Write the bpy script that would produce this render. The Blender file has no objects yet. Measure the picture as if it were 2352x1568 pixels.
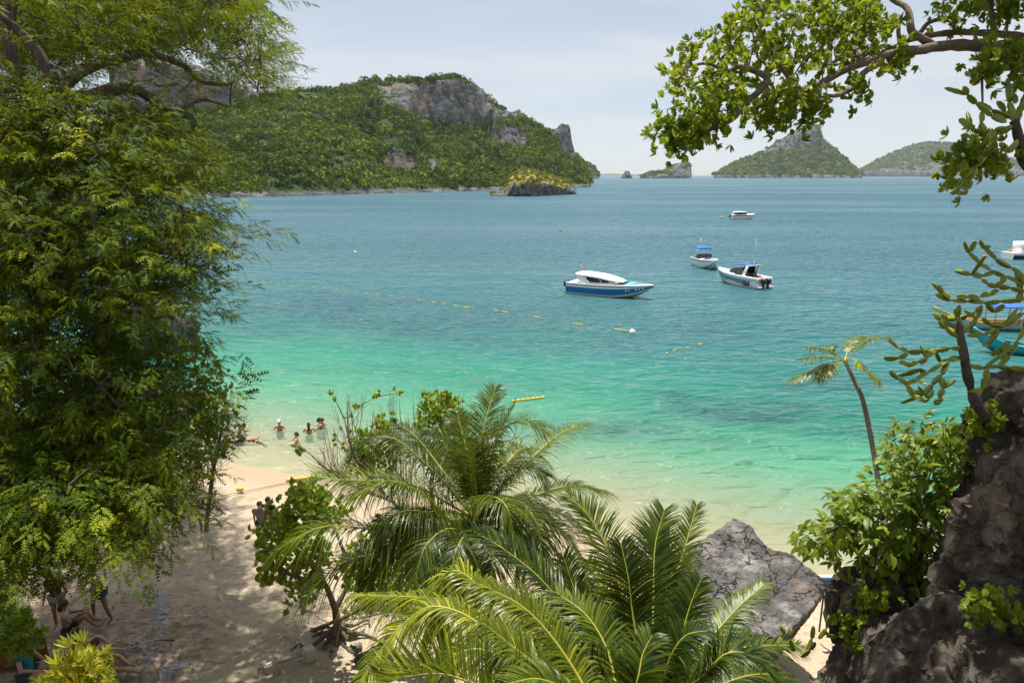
import bpy, bmesh, math, random
import numpy as np
from mathutils import Vector, Matrix

sc = bpy.context.scene
col = sc.collection
R = math.radians

# ------------------------------------------------------------------ camera, sky, sun, exposure
CAMZ = 13.0
PITCH = R(13.7)
FOC = 1568.0                       # focal length in units of a 2352 x 1568 frame (24 mm on 36 mm)
cam = bpy.data.cameras.new('camera')
cam.lens = 24.0; cam.sensor_width = 36.0; cam.clip_start = 0.1; cam.clip_end = 60000.0
camo = bpy.data.objects.new('camera', cam); col.objects.link(camo)
camo.location = (0, 0, CAMZ); camo.rotation_euler = (math.pi / 2 - PITCH, 0, 0)
sc.camera = camo

SUN_DIR = Vector((-0.07, 0.26, 0.95)).normalized()     # towards the sun
SUN_EL = math.asin(SUN_DIR.z)
SUN_AZ = math.atan2(SUN_DIR.x, SUN_DIR.y)

wd = bpy.data.worlds.new('World'); sc.world = wd; wd.use_nodes = True
nt = wd.node_tree; nt.nodes.clear()
def WN(t, **k):
    n = nt.nodes.new(t)
    for a, b in k.items(): setattr(n, a, b)
    return n
w_out = WN('ShaderNodeOutputWorld'); w_bg = WN('ShaderNodeBackground'); w_bg.inputs[1].default_value = 0.062

w_sky = WN('ShaderNodeTexSky'); w_sky.sky_type = 'NISHITA'; w_sky.sun_disc = False
w_sky.sun_elevation = SUN_EL; w_sky.sun_rotation = SUN_AZ; w_sky.altitude = 0
w_sky.air_density = 1.0; w_sky.dust_density = 0.15; w_sky.ozone_density = 1.5
# thin high cloud, laid out on a flat layer overhead (direction / height), the same all round
w_tc = WN('ShaderNodeTexCoord'); w_sep = WN('ShaderNodeSeparateXYZ'); nt.links.new(w_tc.outputs['Generated'], w_sep.inputs[0])
w_z = WN('ShaderNodeMath', operation='MAXIMUM'); nt.links.new(w_sep.outputs[2], w_z.inputs[0]); w_z.inputs[1].default_value = 0.0
w_za = WN('ShaderNodeMath', operation='ADD'); nt.links.new(w_z.outputs[0], w_za.inputs[0]); w_za.inputs[1].default_value = 0.12
w_dx = WN('ShaderNodeMath', operation='DIVIDE'); nt.links.new(w_sep.outputs[0], w_dx.inputs[0]); nt.links.new(w_za.outputs[0], w_dx.inputs[1])
w_dy = WN('ShaderNodeMath', operation='DIVIDE'); nt.links.new(w_sep.outputs[1], w_dy.inputs[0]); nt.links.new(w_za.outputs[0], w_dy.inputs[1])
w_cmb = WN('ShaderNodeCombineXYZ'); nt.links.new(w_dx.outputs[0], w_cmb.inputs[0]); nt.links.new(w_dy.outputs[0], w_cmb.inputs[1])
w_no = WN('ShaderNodeTexNoise'); w_no.inputs['Scale'].default_value = 0.85; w_no.inputs['Detail'].default_value = 7.0
w_no.inputs['Roughness'].default_value = 0.52; w_no.inputs['Distortion'].default_value = 0.6
w_map = WN('ShaderNodeMapping'); w_map.inputs['Location'].default_value = (3.1, 1.7, 0.0); w_map.inputs['Scale'].default_value = (0.55, 1.0, 1.0)
nt.links.new(w_cmb.outputs[0], w_map.inputs[0]); nt.links.new(w_map.outputs[0], w_no.inputs['Vector'])
w_rmp = WN('ShaderNodeValToRGB'); w_rmp.color_ramp.elements[0].position = 0.38; w_rmp.color_ramp.elements[1].position = 0.58
w_rmp.color_ramp.elements[0].color = (0.45, 0.45, 0.45, 1); w_rmp.color_ramp.elements[1].color = (0.97, 0.97, 0.97, 1)
nt.links.new(w_no.outputs[0], w_rmp.inputs[0])
w_hz = WN('ShaderNodeMapRange'); nt.links.new(w_z.outputs[0], w_hz.inputs[0]); w_hz.inputs[1].default_value = 0.0; w_hz.inputs[2].default_value = 0.28; w_hz.inputs[3].default_value = 0.60; w_hz.inputs[4].default_value = 1.0
w_cov = WN('ShaderNodeMath', operation='MULTIPLY'); nt.links.new(w_rmp.outputs[0], w_cov.inputs[0]); nt.links.new(w_hz.outputs[0], w_cov.inputs[1])
w_mix = WN('ShaderNodeMix', data_type='RGBA'); nt.links.new(w_cov.outputs[0], w_mix.inputs[0])
nt.links.new(w_sky.outputs[0], w_mix.inputs[6]); w_mix.inputs[7].default_value = (7.6, 7.65, 8.0, 1)
nt.links.new(w_mix.outputs[2], w_bg.inputs[0]); nt.links.new(w_bg.outputs[0], w_out.inputs[0])

sun = bpy.data.lights.new('sun', 'SUN'); sun.energy = 5.0; sun.angle = R(0.53); sun.color = (1.0, 0.95, 0.87)
suno = bpy.data.objects.new('sun', sun); col.objects.link(suno)
suno.rotation_euler = SUN_DIR.to_track_quat('Z', 'Y').to_euler(); suno.location = (0, 0, 60)

sc.view_settings.view_transform = 'Standard'; sc.view_settings.look = 'None'
sc.view_settings.exposure = 0.76; sc.view_settings.gamma = 1.0; sc.view_settings.use_curve_mapping = False
sc.render.engine = 'CYCLES'
sc.cycles.max_bounces = 6; sc.cycles.diffuse_bounces = 2; sc.cycles.glossy_bounces = 2; sc.cycles.transmission_bounces = 4
sc.cycles.transparent_max_bounces = 10; sc.cycles.volume_bounces = 0
sc.cycles.caustics_reflective = False; sc.cycles.caustics_refractive = False
sc.cycles.use_denoising = True; sc.cycles.use_adaptive_sampling = True; sc.cycles.adaptive_threshold = 0.02
sc.cycles.sample_clamp_indirect = 6.0

# ------------------------------------------------------------------ helpers
CP, SP = math.cos(PITCH), math.sin(PITCH)
def W(px, py, D):
    """the point seen at (px, py) of the 2352 x 1568 photograph, D metres along the optical axis"""
    a = (px - 1176.0) / FOC; b = (784.0 - py) / FOC
    return Vector((D * a, D * (CP + b * SP), CAMZ + D * (-SP + b * CP)))
def G(px, py, z=0.0):
    a = (px - 1176.0) / FOC; b = (784.0 - py) / FOC
    D = (z - CAMZ) / (-SP + b * CP)
    return W(px, py, D)
def WN3(px, py, D):
    px = np.asarray(px, float); py = np.asarray(py, float); D = np.asarray(D, float)
    a = (px - 1176.0) / FOC; b = (784.0 - py) / FOC
    return np.stack([D * a, D * (CP + b * SP), CAMZ + D * (-SP + b * CP)], -1)
def proj(P):
    P = np.asarray(P, float); d = P - np.array([0, 0, CAMZ])
    D = d[..., 1] * CP - d[..., 2] * SP
    u = d[..., 1] * SP + d[..., 2] * CP
    return 1176 + FOC * d[..., 0] / D, 784 - FOC * u / D, D

_prm = np.random.RandomState(7).permutation(256).astype(np.int64); _prm = np.concatenate([_prm, _prm, _prm])
_g3 = np.random.RandomState(8).normal(size=(256, 3)); _g3 /= np.linalg.norm(_g3, axis=1)[:, None]
def pnoise(P):
    P = np.asarray(P, float); s = P.shape[:-1]; P = P.reshape(-1, 3)
    i = np.floor(P).astype(np.int64); f = P - i; i &= 255
    u = f * f * f * (f * (f * 6 - 15) + 10)
    res = 0
    for dx in (0, 1):
        for dy in (0, 1):
            for dz in (0, 1):
                h = _prm[_prm[_prm[(i[:, 0] + dx) & 255] + ((i[:, 1] + dy) & 255)] + ((i[:, 2] + dz) & 255)]
                g = _g3[h]
                d = g[:, 0] * (f[:, 0] - dx) + g[:, 1] * (f[:, 1] - dy) + g[:, 2] * (f[:, 2] - dz)
                w = (u[:, 0] if dx else 1 - u[:, 0]) * (u[:, 1] if dy else 1 - u[:, 1]) * (u[:, 2] if dz else 1 - u[:, 2])
                res = res + w * d
    return res.reshape(s)
def fbm(P, o=4, g=0.5, ridged=False):
    P = np.asarray(P, float); a = 1.0; t = 0; s = 0
    for k in range(o):
        n = pnoise(P * (2.03 ** k) + 17.3 * k)
        if ridged: n = 0.5 - np.abs(n) * 2
        t = t + a * n; s += a; a *= g
    return t / s
def smooth(a, b, x):
    t = np.clip((np.asarray(x, float) - a) / (b - a), 0, 1); return t * t * (3 - 2 * t)

def mesh_np(name, verts, faces, mat=None, attrs=None, smooth_shade=False, face_mat=None):
    """faces: an (N,k) array or a list of them; attrs {name: per-vertex float array}"""
    me = bpy.data.meshes.new(name)
    verts = np.ascontiguousarray(verts, np.float32)
    if not isinstance(faces, (list, tuple)): faces = [faces]
    faces = [np.asarray(f, np.int32) for f in faces if len(f)]
    nl = sum(f.size for f in faces); nf = sum(len(f) for f in faces)
    me.vertices.add(len(verts)); me.vertices.foreach_set('co', verts.ravel())
    me.loops.add(nl); me.loops.foreach_set('vertex_index', np.concatenate([f.ravel() for f in faces]).astype(np.int32))
    st = []; o = 0
    for f in faces:
        st.append(o + np.arange(len(f)) * f.shape[1]); o += f.size
    me.polygons.add(nf); me.polygons.foreach_set('loop_start', np.concatenate(st).astype(np.int32))
    if smooth_shade: me.polygons.foreach_set('use_smooth', np.ones(nf, bool))
    mats = mat if isinstance(mat, (list, tuple)) else ([mat] if mat else [])
    for m in mats: me.materials.append(m)
    if face_mat is not None: me.polygons.foreach_set('material_index', np.asarray(face_mat, np.int32))
    for k, v in (attrs or {}).items():
        a = me.attributes.new(k, 'FLOAT', 'POINT'); a.data.foreach_set('value', np.ascontiguousarray(v, np.float32))
    me.update(calc_edges=True)
    return me
def tag(o, label=None, cat=None, group=None, kind=None):
    if label: o['label'] = label
    if cat: o['category'] = cat
    if group: o['group'] = group
    if kind: o['kind'] = kind
    return o
def mk(name, me, parent=None, label=None, cat=None, group=None, kind=None):
    o = bpy.data.objects.new(name, me); col.objects.link(o)
    if parent is not None: o.parent = parent
    return tag(o, label, cat, group, kind)
def empty(name, loc=(0, 0, 0), rz=0, label=None, cat=None, group=None):
    o = bpy.data.objects.new(name, None); col.objects.link(o); o.location = loc; o.rotation_euler = (0, 0, rz)
    return tag(o, label, cat, group)
def local(o, verts):
    """world vertices into the frame of an unrotated empty"""
    return np.asarray(verts, float) - np.array(o.location)

def grid_faces(n, m, wrap=False):
    i = np.arange(n - 1)[:, None]; j = np.arange(m if wrap else m - 1)[None, :]
    a = i * m + j; b = i * m + (j + 1) % m
    return np.stack([a, b, b + m, a + m], -1).reshape(-1, 4)

class MB:
    """collects shapes into one mesh"""
    def __init__(s): s.v = []; s.f3 = []; s.f4 = []; s.n = 0; s.a = []
    def add(s, v, f, a=0.0):
        v = np.asarray(v, float); f = np.asarray(f, int)
        if f.ndim == 1: f = f[None]
        s.v.append(v); (s.f3 if f.shape[1] == 3 else s.f4).append(f + s.n); s.n += len(v)
        s.a.append(np.broadcast_to(np.asarray(a, float), (len(v),)))
        return s
    def box(s, c, d, rot=None, taper=1.0):
        c = np.array(c, float); d = np.array(d, float) / 2
        v = np.array([[x, y, z] for z in (-1, 1) for y in (-1, 1) for x in (-1, 1)], float)
        v[v[:, 2] > 0, :2] *= taper
        v = v * d
        if rot is not None: v = v @ np.array(Matrix(rot).to_3x3()).T if not isinstance(rot, np.ndarray) else v @ rot.T
        return s.add(v + c, [[0, 2, 3, 1], [4, 5, 7, 6], [0, 1, 5, 4], [2, 6, 7, 3], [0, 4, 6, 2], [1, 3, 7, 5]])
    def tube(s, pts, rad, n=8, cap=True, noise=0.0, flat=1.0):
        pts = np.asarray(pts, float); rad = np.broadcast_to(np.asarray(rad, float), (len(pts),))
        T = np.gradient(pts, axis=0); T /= np.linalg.norm(T, axis=1)[:, None] + 1e-9
        up = np.array([0, 0, 1.0]) if abs(T[:, 2]).mean() < 0.85 else np.array([1.0, 0, 0])
        S = np.cross(T, up); S /= np.linalg.norm(S, axis=1)[:, None] + 1e-9
        U = np.cross(S, T)
        th = np.arange(n) / n * 2 * np.pi
        v = pts[:, None] + rad[:, None, None] * (np.cos(th)[None, :, None] * S[:, None] + flat * np.sin(th)[None, :, None] * U[:, None])
        if noise: v = v + (rad[:, None, None] * noise) * (pnoise(v * 6.0)[..., None]) * (v - pts[:, None]) / (rad[:, None, None] + 1e-6)
        v = v.reshape(-1, 3); base = s.n
        s.add(v, grid_faces(len(pts), n, True))
        if cap:
            s.add(pts[:1], np.zeros((0, 3), int)); k = s.n - 1
            s.f3.append(np.array([[k, base + (j + 1) % n, base + j] for j in range(n)]))
            s.add(pts[-1:], np.zeros((0, 3), int)); k = s.n - 1; e = base + (len(pts) - 1) * n
            s.f3.append(np.array([[k, e + j, e + (j + 1) % n] for j in range(n)]))
        return s
    def loft(s, rings, closed=True, caps=True):
        rings = np.asarray(rings, float); n, m = rings.shape[:2]; base = s.n
        s.add(rings.reshape(-1, 3), grid_faces(n, m, closed))
        if caps:
            for e, fl in ((0, True), (n - 1, False)):
                s.add(rings[e].mean(0)[None], np.zeros((0, 3), int)); k = s.n - 1; q = base + e * m
                rng_ = range(m if closed else m - 1)
                s.f3.append(np.array([[k, q + (j + 1) % m, q + j] if fl else [k, q + j, q + (j + 1) % m] for j in rng_]))
        return s
    def ball(s, c, r, n=10, m=7, amp=0.0, seed=0.0):
        r = np.broadcast_to(np.asarray(r, float), (3,))
        ph = np.linspace(0, np.pi, m); th = np.arange(n) / n * 2 * np.pi
        d = np.stack([np.sin(ph)[:, None] * np.cos(th), np.sin(ph)[:, None] * np.sin(th), np.cos(ph)[:, None] + 0 * th], -1)
        k = 1 + (amp * pnoise(d * 1.7 + seed)[..., None] if amp else 0)
        return s.add((d * k * r + np.array(c, float)).reshape(-1, 3), grid_faces(m, n, True))
    def mesh(s, name, mat=None, smooth_shade=False, attr=None):
        v = np.concatenate(s.v); fs = []
        if s.f4: fs.append(np.concatenate(s.f4))
        f3 = [f for f in s.f3 if len(f)]
        if f3: fs.append(np.concatenate(f3))
        return mesh_np(name, v, fs, mat, {attr: np.concatenate(s.a)} if attr else None, smooth_shade)
    def build(s, name, mat, parent=None, smooth_shade=False, **k):
        return mk(name, s.mesh(name, mat, smooth_shade), parent, **k)

def poly_mask(poly, x, y):
    x = np.asarray(x, float); y = np.asarray(y, float); c = np.zeros(x.shape, bool); n = len(poly)
    for i in range(n):
        x0, y0 = poly[i]; x1, y1 = poly[(i + 1) % n]
        if y0 == y1: continue
        c ^= ((y0 > y) != (y1 > y)) & (x < (x1 - x0) * (y - y0) / (y1 - y0) + x0)
    return c

# ------------------------------------------------------------------ materials
class NT:
    def __init__(s, name):
        s.m = bpy.data.materials.new(name); s.m.use_nodes = True; s.t = s.m.node_tree; s.t.nodes.clear()
        s.out = s.n('ShaderNodeOutputMaterial')
    def n(s, t, inp=None, **k):
        x = s.t.nodes.new(t)
        for a, b in k.items(): setattr(x, a, b)
        for a, b in (inp or {}).items():
            if hasattr(b, 'is_linked'): s.t.links.new(b, x.inputs[a])
            else: x.inputs[a].default_value = b
        return x
    def noise(s, scale, detail=4, rough=0.55, vec=None, dist=0.0):
        i = {'Scale': scale, 'Detail': detail, 'Roughness': rough, 'Distortion': dist}
        if vec is not None: i['Vector'] = vec
        return s.n('ShaderNodeTexNoise', i).outputs[0]
    def ramp(s, fac, stops, interp='LINEAR'):
        r = s.n('ShaderNodeValToRGB', {0: fac}); e = r.color_ramp.elements; r.color_ramp.interpolation = interp
        while len(e) < len(stops): e.new(0.5)
        for k, (p, c) in enumerate(stops):
            e[k].position = p; e[k].color = tuple(c) + (1,) if len(c) == 3 else c
        return r.outputs[0]
    def mix(s, fac, a, b, mode='MIX'):
        x = s.n('ShaderNodeMix', data_type='RGBA', blend_type=mode)
        for k, v in ((0, fac), (6, a), (7, b)):
            if hasattr(v, 'is_linked'): s.t.links.new(v, x.inputs[k])
            else: x.inputs[k].default_value = v if k == 0 else (tuple(v) + (1,) if len(v) == 3 else v)
        return x.outputs[2]
    def math(s, op, a, b=0.0, c=None, clamp=False):
        x = s.n('ShaderNodeMath', operation=op); x.use_clamp = clamp
        for k, v in enumerate((a, b) if c is None else (a, b, c)):
            if hasattr(v, 'is_linked'): s.t.links.new(v, x.inputs[k])
            else: x.inputs[k].default_value = v
        return x.outputs[0]
    def attr(s, name): return s.n('ShaderNodeAttribute', attribute_name=name).outputs['Fac']
    def pos(s): return s.n('ShaderNodeNewGeometry').outputs['Position']
    def objco(s): return s.n('ShaderNodeTexCoord').outputs['Object']
    def mapping(s, vec, scale=(1, 1, 1), rot=(0, 0, 0), loc=(0, 0, 0)):
        return s.n('ShaderNodeMapping', {0: vec, 'Scale': scale, 'Rotation': rot, 'Location': loc}).outputs[0]
    def bump(s, h, strength=0.5, dist=0.05, normal=None):
        i = {'Height': h, 'Strength': strength, 'Distance': dist}
        if normal is not None: i['Normal'] = normal
        return s.n('ShaderNodeBump', i).outputs[0]
    def bsdf(s, color, rough=0.6, normal=None, spec=0.5, metal=0.0, **k):
        i = {'Base Color': color if hasattr(color, 'is_linked') else tuple(color) + (1,), 'Roughness': rough, 'Metallic': metal, 'Specular IOR Level': spec}
        if normal is not None: i['Normal'] = normal
        i.update(k)
        return s.n('ShaderNodeBsdfPrincipled', i).outputs[0]
    def done(s, sh): s.t.links.new(sh, s.out.inputs[0]); return s.m

def plain(name, c, rough=0.5, var=0.12, scale=3.0, spec=0.4, metal=0.0, bump=0.0):
    q = NT(name); n = q.noise(scale, 5, 0.6, q.objco())
    cc = q.mix(q.math('MULTIPLY', n, 1.0), tuple(x * (1 - var) for x in c), tuple(min(1, x * (1 + var)) for x in c))
    return q.done(q.bsdf(cc, rough, q.bump(q.noise(scale * 12, 4, 0.6, q.objco()), bump, 0.01) if bump else None, spec, metal))
def leaf_mat(name, dark, light, trans=None, tfac=0.35, rough=0.45, spec=0.4, yellow=None):
    """per-leaf attribute rnd picks the tone; some light passes through"""
    q = NT(name); r = q.attr('rnd')
    stops = [(0.0, dark), (0.85, light)] + ([(1.0, yellow)] if yellow else [])
    c = q.ramp(r, stops)
    tc = q.mix(0.65, c, trans or tuple(min(1, x * 1.5) for x in light))
    p = q.bsdf(c, rough, None, spec)
    t = q.n('ShaderNodeBsdfTranslucent', {0: tc}).outputs[0]
    mx = q.n('ShaderNodeMixShader', {0: tfac, 1: p, 2: t}).outputs[0]
    return q.done(mx)

# ------------------------------------------------------------------ beach, seabed, hillside under the viewpoint
SHX = [-400, -60, -25, -13.4, -9.2, 0, 4.3, 10.9, 20, 40, 60, 400]
SHY = [70, 36, 31.5, 29.7, 28.0, 24.6, 22.6, 19.6, 17.0, 14.0, 12.0, 0]
def offshore(x, y): return (y - np.interp(x, SHX, SHY)) * 0.92 + 0.5 * pnoise(np.stack([np.asarray(x) * 0.11, np.asarray(y) * 0.11, 0 * np.asarray(x)], -1))
DD = [0, 1, 3, 6, 10, 20, 40, 80, 200, 20000]; DZ = [0, 0.06, 0.26, 0.65, 1.25, 2.5, 4.6, 7.2, 12, 14]
def seabed_depth(d): return np.interp(d, DD, DZ)
def ground(x, y):
    x = np.asarray(x, float); y = np.asarray(y, float); d = offshore(x, y)
    z = np.where(d > 0, -seabed_depth(np.maximum(d, 0)), np.minimum(-d * 0.085, 1.15 + 0.02 * -d))
    return z
def gz(x, y): return float(ground(np.array([x]), np.array([y]))[0])

q = NT('sand')
n1 = q.noise(0.35, 5, 0.6, q.pos()); n2 = q.noise(9.0, 5, 0.7, q.pos()); n3 = q.noise(2.2, 4, 0.6, q.pos())
c = q.mix(q.ramp(n1, [(0.35, (0, 0, 0)), (0.68, (1, 1, 1))]), (0.34, 0.27, 0.185), (0.42, 0.345, 0.25))
c = q.mix(q.ramp(n2, [(0.30, (1, 1, 1)), (0.5, (0, 0, 0))]), c, (0.31, 0.24, 0.17))
c = q.mix(q.math('MULTIPLY', q.ramp(q.noise(38, 3, 0.7, q.pos()), [(0.66, (0, 0, 0)), (0.72, (1, 1, 1))]), 0.55), c, (0.25, 0.20, 0.15))
# wet sand at the water's edge is darker and browner
wet = q.n('ShaderNodeMapRange', {0: q.n('ShaderNodeSeparateXYZ', {0: q.pos()}).outputs[2], 1: 0.10, 2: 0.22, 3: 1.0, 4: 0.0}).outputs[0]
c = q.mix(q.math('MULTIPLY', wet, 0.75), c, (0.32, 0.24, 0.155))
tr = q.attr('litter')
c = q.mix(q.math('MULTIPLY', tr, q.ramp(q.noise(3.5, 6, 0.75, q.pos()), [(0.42, (0, 0, 0)), (0.62, (1, 1, 1))])), c, (0.16, 0.11, 0.07))
vor = q.n('ShaderNodeTexVoronoi', {'Vector': q.n('ShaderNodeVectorMath', {0: q.mapping(q.pos(), (1, 1.25, .01)), 1: q.n('ShaderNodeTexNoise', {'Vector': q.pos(), 'Scale': 1.6, 'Detail': 2}).outputs['Color']}, operation='ADD').outputs[0], 'Scale': 2.7}).outputs['Distance']
pits = q.ramp(vor, [(0.10, (0, 0, 0)), (0.42, (1, 1, 1))], 'EASE')
bmp = q.bump(n2, 0.5, 0.03, q.bump(n3, 0.5, 0.06, q.bump(pits, q.math('SUBTRACT', 0.8, q.math('MULTIPLY', wet, 0.8)), 0.07)))
M_SAND = q.done(q.bsdf(c, q.math('SUBTRACT', 0.9, q.math('MULTIPLY', wet, 0.45)), bmp, 0.3))

def axis(lo, a, b, hi, fine, coarse):
    return np.concatenate([np.linspace(lo, a, int((a - lo) / coarse) + 2)[:-1], np.linspace(a, b, int((b - a) / fine) + 2)[:-1], np.linspace(b, hi, int((hi - b) / coarse) + 2)])
gx = axis(-90, -15.5, 13.5, 90, 0.12, 3); gy = axis(-20, 10.5, 30.5, 90, 0.12, 3)
X, Y = np.meshgrid(gx, gy, indexing='ij'); Z = ground(X, Y)
d = offshore(X, Y)
dry = smooth(0.5, 3.5, -d)
P3 = np.stack([X, Y, 0 * X], -1)
# trampled sand: rounded pits of footprints over gentle dunes
foot = -np.abs(pnoise(P3 * 2.6 + 5)) * 0.10 + pnoise(P3 * 1.35 + 31) * 0.05 + pnoise(P3 * 5.1 + 9) * 0.025
Z = Z + dry * (foot + 0.10 * pnoise(P3 * 0.33 + 3))
lit = np.clip(smooth(-7.2, -8.6, X) * smooth(19, 15.5, Y) * dry, 0, 1)
beach = mk('beach', mesh_np('beach', np.stack([X, Y, Z], -1).reshape(-1, 3), grid_faces(*X.shape), M_SAND, {'litter': lit.ravel()}, True), kind='structure')

q = NT('hillside_earth')
c = q.mix(q.noise(2.0, 6, 0.65, q.pos()), (0.045, 0.04, 0.022), (0.13, 0.11, 0.07))
M_EARTH = q.done(q.bsdf(c, 0.95, q.bump(q.noise(6, 6, 0.7, q.pos()), 0.9, 0.15), 0.2))
hx = np.linspace(-32, 32, 120); hy = np.linspace(-30, 11, 90)
X, Y = np.meshgrid(hx, hy, indexing='ij')
Z = np.where(Y < 0, 11.25, 11.25 - 0.98 * np.maximum(Y, 0)); Z = np.where(Y > 6.3, 11.25 - 0.98 * 6.3 - (Y - 6.3) * 2.4, Z)
Z = Z + 0.30 * fbm(np.stack([X * .4, Y * .4, 0 * X], -1), 4) * smooth(11, 9, Y)
mk('hillside', mesh_np('hillside', np.stack([X, Y, np.maximum(Z, -1.0)], -1).reshape(-1, 3), grid_faces(*X.shape), M_EARTH, None, True), kind='structure')
def hill_z(x, y): return 11.25 - 0.98 * max(y, 0) if y < 6.3 else 11.25 - 0.98 * 6.3 - (y - 6.3) * 2.4

# ------------------------------------------------------------------ sea
th = np.linspace(R(-78), R(78), 250); rr = np.concatenate([np.linspace(9, 110, 160), np.exp(np.linspace(math.log(111), math.log(15000), 90))])
T, RR = np.meshgrid(th, rr, indexing='ij'); X = RR * np.sin(T); Y = RR * np.cos(T)
d = offshore(X, Y); dep = seabed_depth(np.maximum(d, 0))
P3 = np.stack([X, Y, 0 * X], -1)
reef = np.zeros_like(X)
for (px, py, ax, ay, k) in ((1760, 945, 9.0, 3.6, 1.0), (1960, 985, 7.0, 2.2, 0.7), (1420, 985, 6.5, 2.3, 0.75), (1200, 880, 10, 3.0, 0.35), (700, 705, 16, 8, 0.8), (1000, 735, 20, 9, 0.75), (1450, 770, 20, 7, 0.5),
                            (600, 760, 10, 4, 0.55), (1900, 880, 9, 4, 0.6), (2150, 1000, 4, 3, 0.6), (860, 850, 8, 1.6, 0.35), (1620, 1010, 5, 1.6, 0.5), (1250, 990, 5, 1.5, 0.4), (980, 590, 30, 7, 0.4), (820, 588, 12, 5, 0.4)):
    g = G(px, py, 0); e = ((X - g.x) / ax) ** 2 + ((Y - g.y) / ay) ** 2
    reef = np.maximum(reef, k * np.exp(-e * 1.2))
pat = fbm(P3 * np.array([0.16, 0.26, 1]) + 4, 5, 0.6)
reef = np.clip(reef * (0.75 + 1.3 * pat) + 0.5 * smooth(0.10, 0.42, pat) * smooth(8, 16, d) * smooth(260, 90, d), 0, 1)
dep = dep * (1 + 0.35 * fbm(P3 * np.array([0.05, 0.09, 1]) + 40, 3) * smooth(6, 25, d))
opac = 1 - np.exp(-dep * 0.95)
q = NT('sea_water')
depth = q.attr('depth'); rf = q.attr('reef'); op = q.attr('opac')
body = q.ramp(q.math('DIVIDE', depth, 10.0), [(0.000, (0.3040, 0.3520, 0.2320)), (0.050, (0.1920, 0.3520, 0.2240)), (0.110, (0.0680, 0.2880, 0.1720)), (0.200, (0.0160, 0.1920, 0.1240)), (0.320, (0.0072, 0.1136, 0.1056)),
                                              (0.480, (0.0040, 0.0832, 0.0960)), (0.700, (0.0032, 0.0704, 0.0928)), (1.000, (0.0032, 0.0656, 0.0960))])
body = q.mix(q.math('MINIMUM', q.math('MULTIPLY', rf, 0.85), 0.95), body, (0.003, 0.040, 0.060))
pos = q.pos()
sep = q.n('ShaderNodeSeparateXYZ', {0: pos})
v1 = q.mapping(pos, (0.62, 1.25, 1.0), (0, 0, R(14)))
v2 = q.mapping(pos, (0.9, 1.5, 1.0), (0, 0, R(-22)))
w1 = q.noise(0.80, 2, 0.45, v1, 0.7)          # wind waves about a metre long
w2 = q.noise(2.9, 3, 0.5, v2, 0.5)           # ripples riding on them
w3 = q.noise(0.16, 2, 0.5, v1, 0.4)          # broad swell
# wind patches: ruffled water and smoother slicks, drawn out across the bay
slick = q.ramp(q.noise(0.011, 5, 0.55, q.mapping(pos, (0.35, 1.5, 1), (0, 0, R(-6)))), [(0.38, (1, 1, 1)), (0.60, (0.40, 0.40, 0.40))])
b1 = q.bump(w3, 0.8, 0.8)
b2 = q.bump(w1, q.math('MULTIPLY', slick, 1.0), 0.85, b1)
b3 = q.bump(w2, q.math('MULTIPLY', slick, 0.9), 0.10, b2)
dif = q.n('ShaderNodeBsdfDiffuse', {0: body, 'Normal': b2}).outputs[0]
trn = q.n('ShaderNodeBsdfTransparent', {0: (0.90, 1.0, 0.93, 1)}).outputs[0]
low = q.n('ShaderNodeMixShader', {0: op, 1: trn, 2: dif}).outputs[0]
wind = q.n('ShaderNodeMapRange', {0: sep.outputs[1], 1: 35.0, 2: 330.0, 3: 0.32, 4: 0.28}).outputs[0]
gls = q.n('ShaderNodeBsdfGlossy', {'Color': (1, 1, 1, 1), 'Roughness': wind, 'Normal': b3}).outputs[0]
fr = q.n('ShaderNodeFresnel', {'IOR': 1.33, 'Normal': b3}).outputs[0]
M_SEA = q.done(q.n('ShaderNodeMixShader', {0: q.math('MULTIPLY', fr, 0.40), 1: low, 2: gls}).outputs[0])
mk('sea', mesh_np('sea', np.stack([X, Y, 0 * X], -1).reshape(-1, 3), grid_faces(*X.shape)[:, ::-1], M_SEA, {'depth': dep.ravel(), 'reef': reef.ravel(), 'opac': opac.ravel()}, True), kind='structure')

# ------------------------------------------------------------------ islands
def rock_nodes(q, scale=1.0, base=(0.095, 0.098, 0.104), light=(0.20, 0.197, 0.195), dark=(0.035, 0.036, 0.04), ochre=(0.30, 0.18, 0.10), amount=0.5):
    p = q.pos()
    a = q.noise(0.05 * scale, 6, 0.65, q.mapping(p, (1, 1, 2.2)))
    st = q.noise(0.11 * scale, 7, 0.72, q.mapping(p, (1.0, 1.0, 1.6), (R(12), R(8), 0)))
    c = q.mix(q.ramp(a, [(0.35, (0, 0, 0)), (0.65, (1, 1, 1))]), base, light)
    c = q.mix(q.ramp(st, [(0.42, (1, 1, 1)), (0.58, (0, 0, 0))]), c, dark)
    oc = q.noise(0.022 * scale, 4, 0.6, q.mapping(p, (1, 1, 0.7), loc=(11, 3, 5)))
    c = q.mix(q.math('MULTIPLY', q.ramp(oc, [(0.55, (0, 0, 0)), (0.70, (1, 1, 1))]), amount), c, ochre)
    h = q.math('ADD', q.noise(0.25 * scale, 6, 0.7, q.mapping(p, (1, 1, 2.5))), st)
    return c, q.bump(h, 0.8, 2.5 / scale)
q = NT('island_ground')
rc, rb = rock_nodes(q, amount=0.28)
g = q.mix(q.noise(0.12, 5, 0.6, q.pos()), (0.018, 0.034, 0.008), (0.045, 0.075, 0.014))
rk = q.attr('rock')
M_ISL = q.done(q.bsdf(q.mix(rk, g, rc), 0.9, rb, 0.2))
q = NT('orange_cliff_ground')
rc, rb = rock_nodes(q, 0.8, base=(0.17, 0.155, 0.15), light=(0.36, 0.30, 0.25), ochre=(0.40, 0.20, 0.10), amount=0.85)
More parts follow.
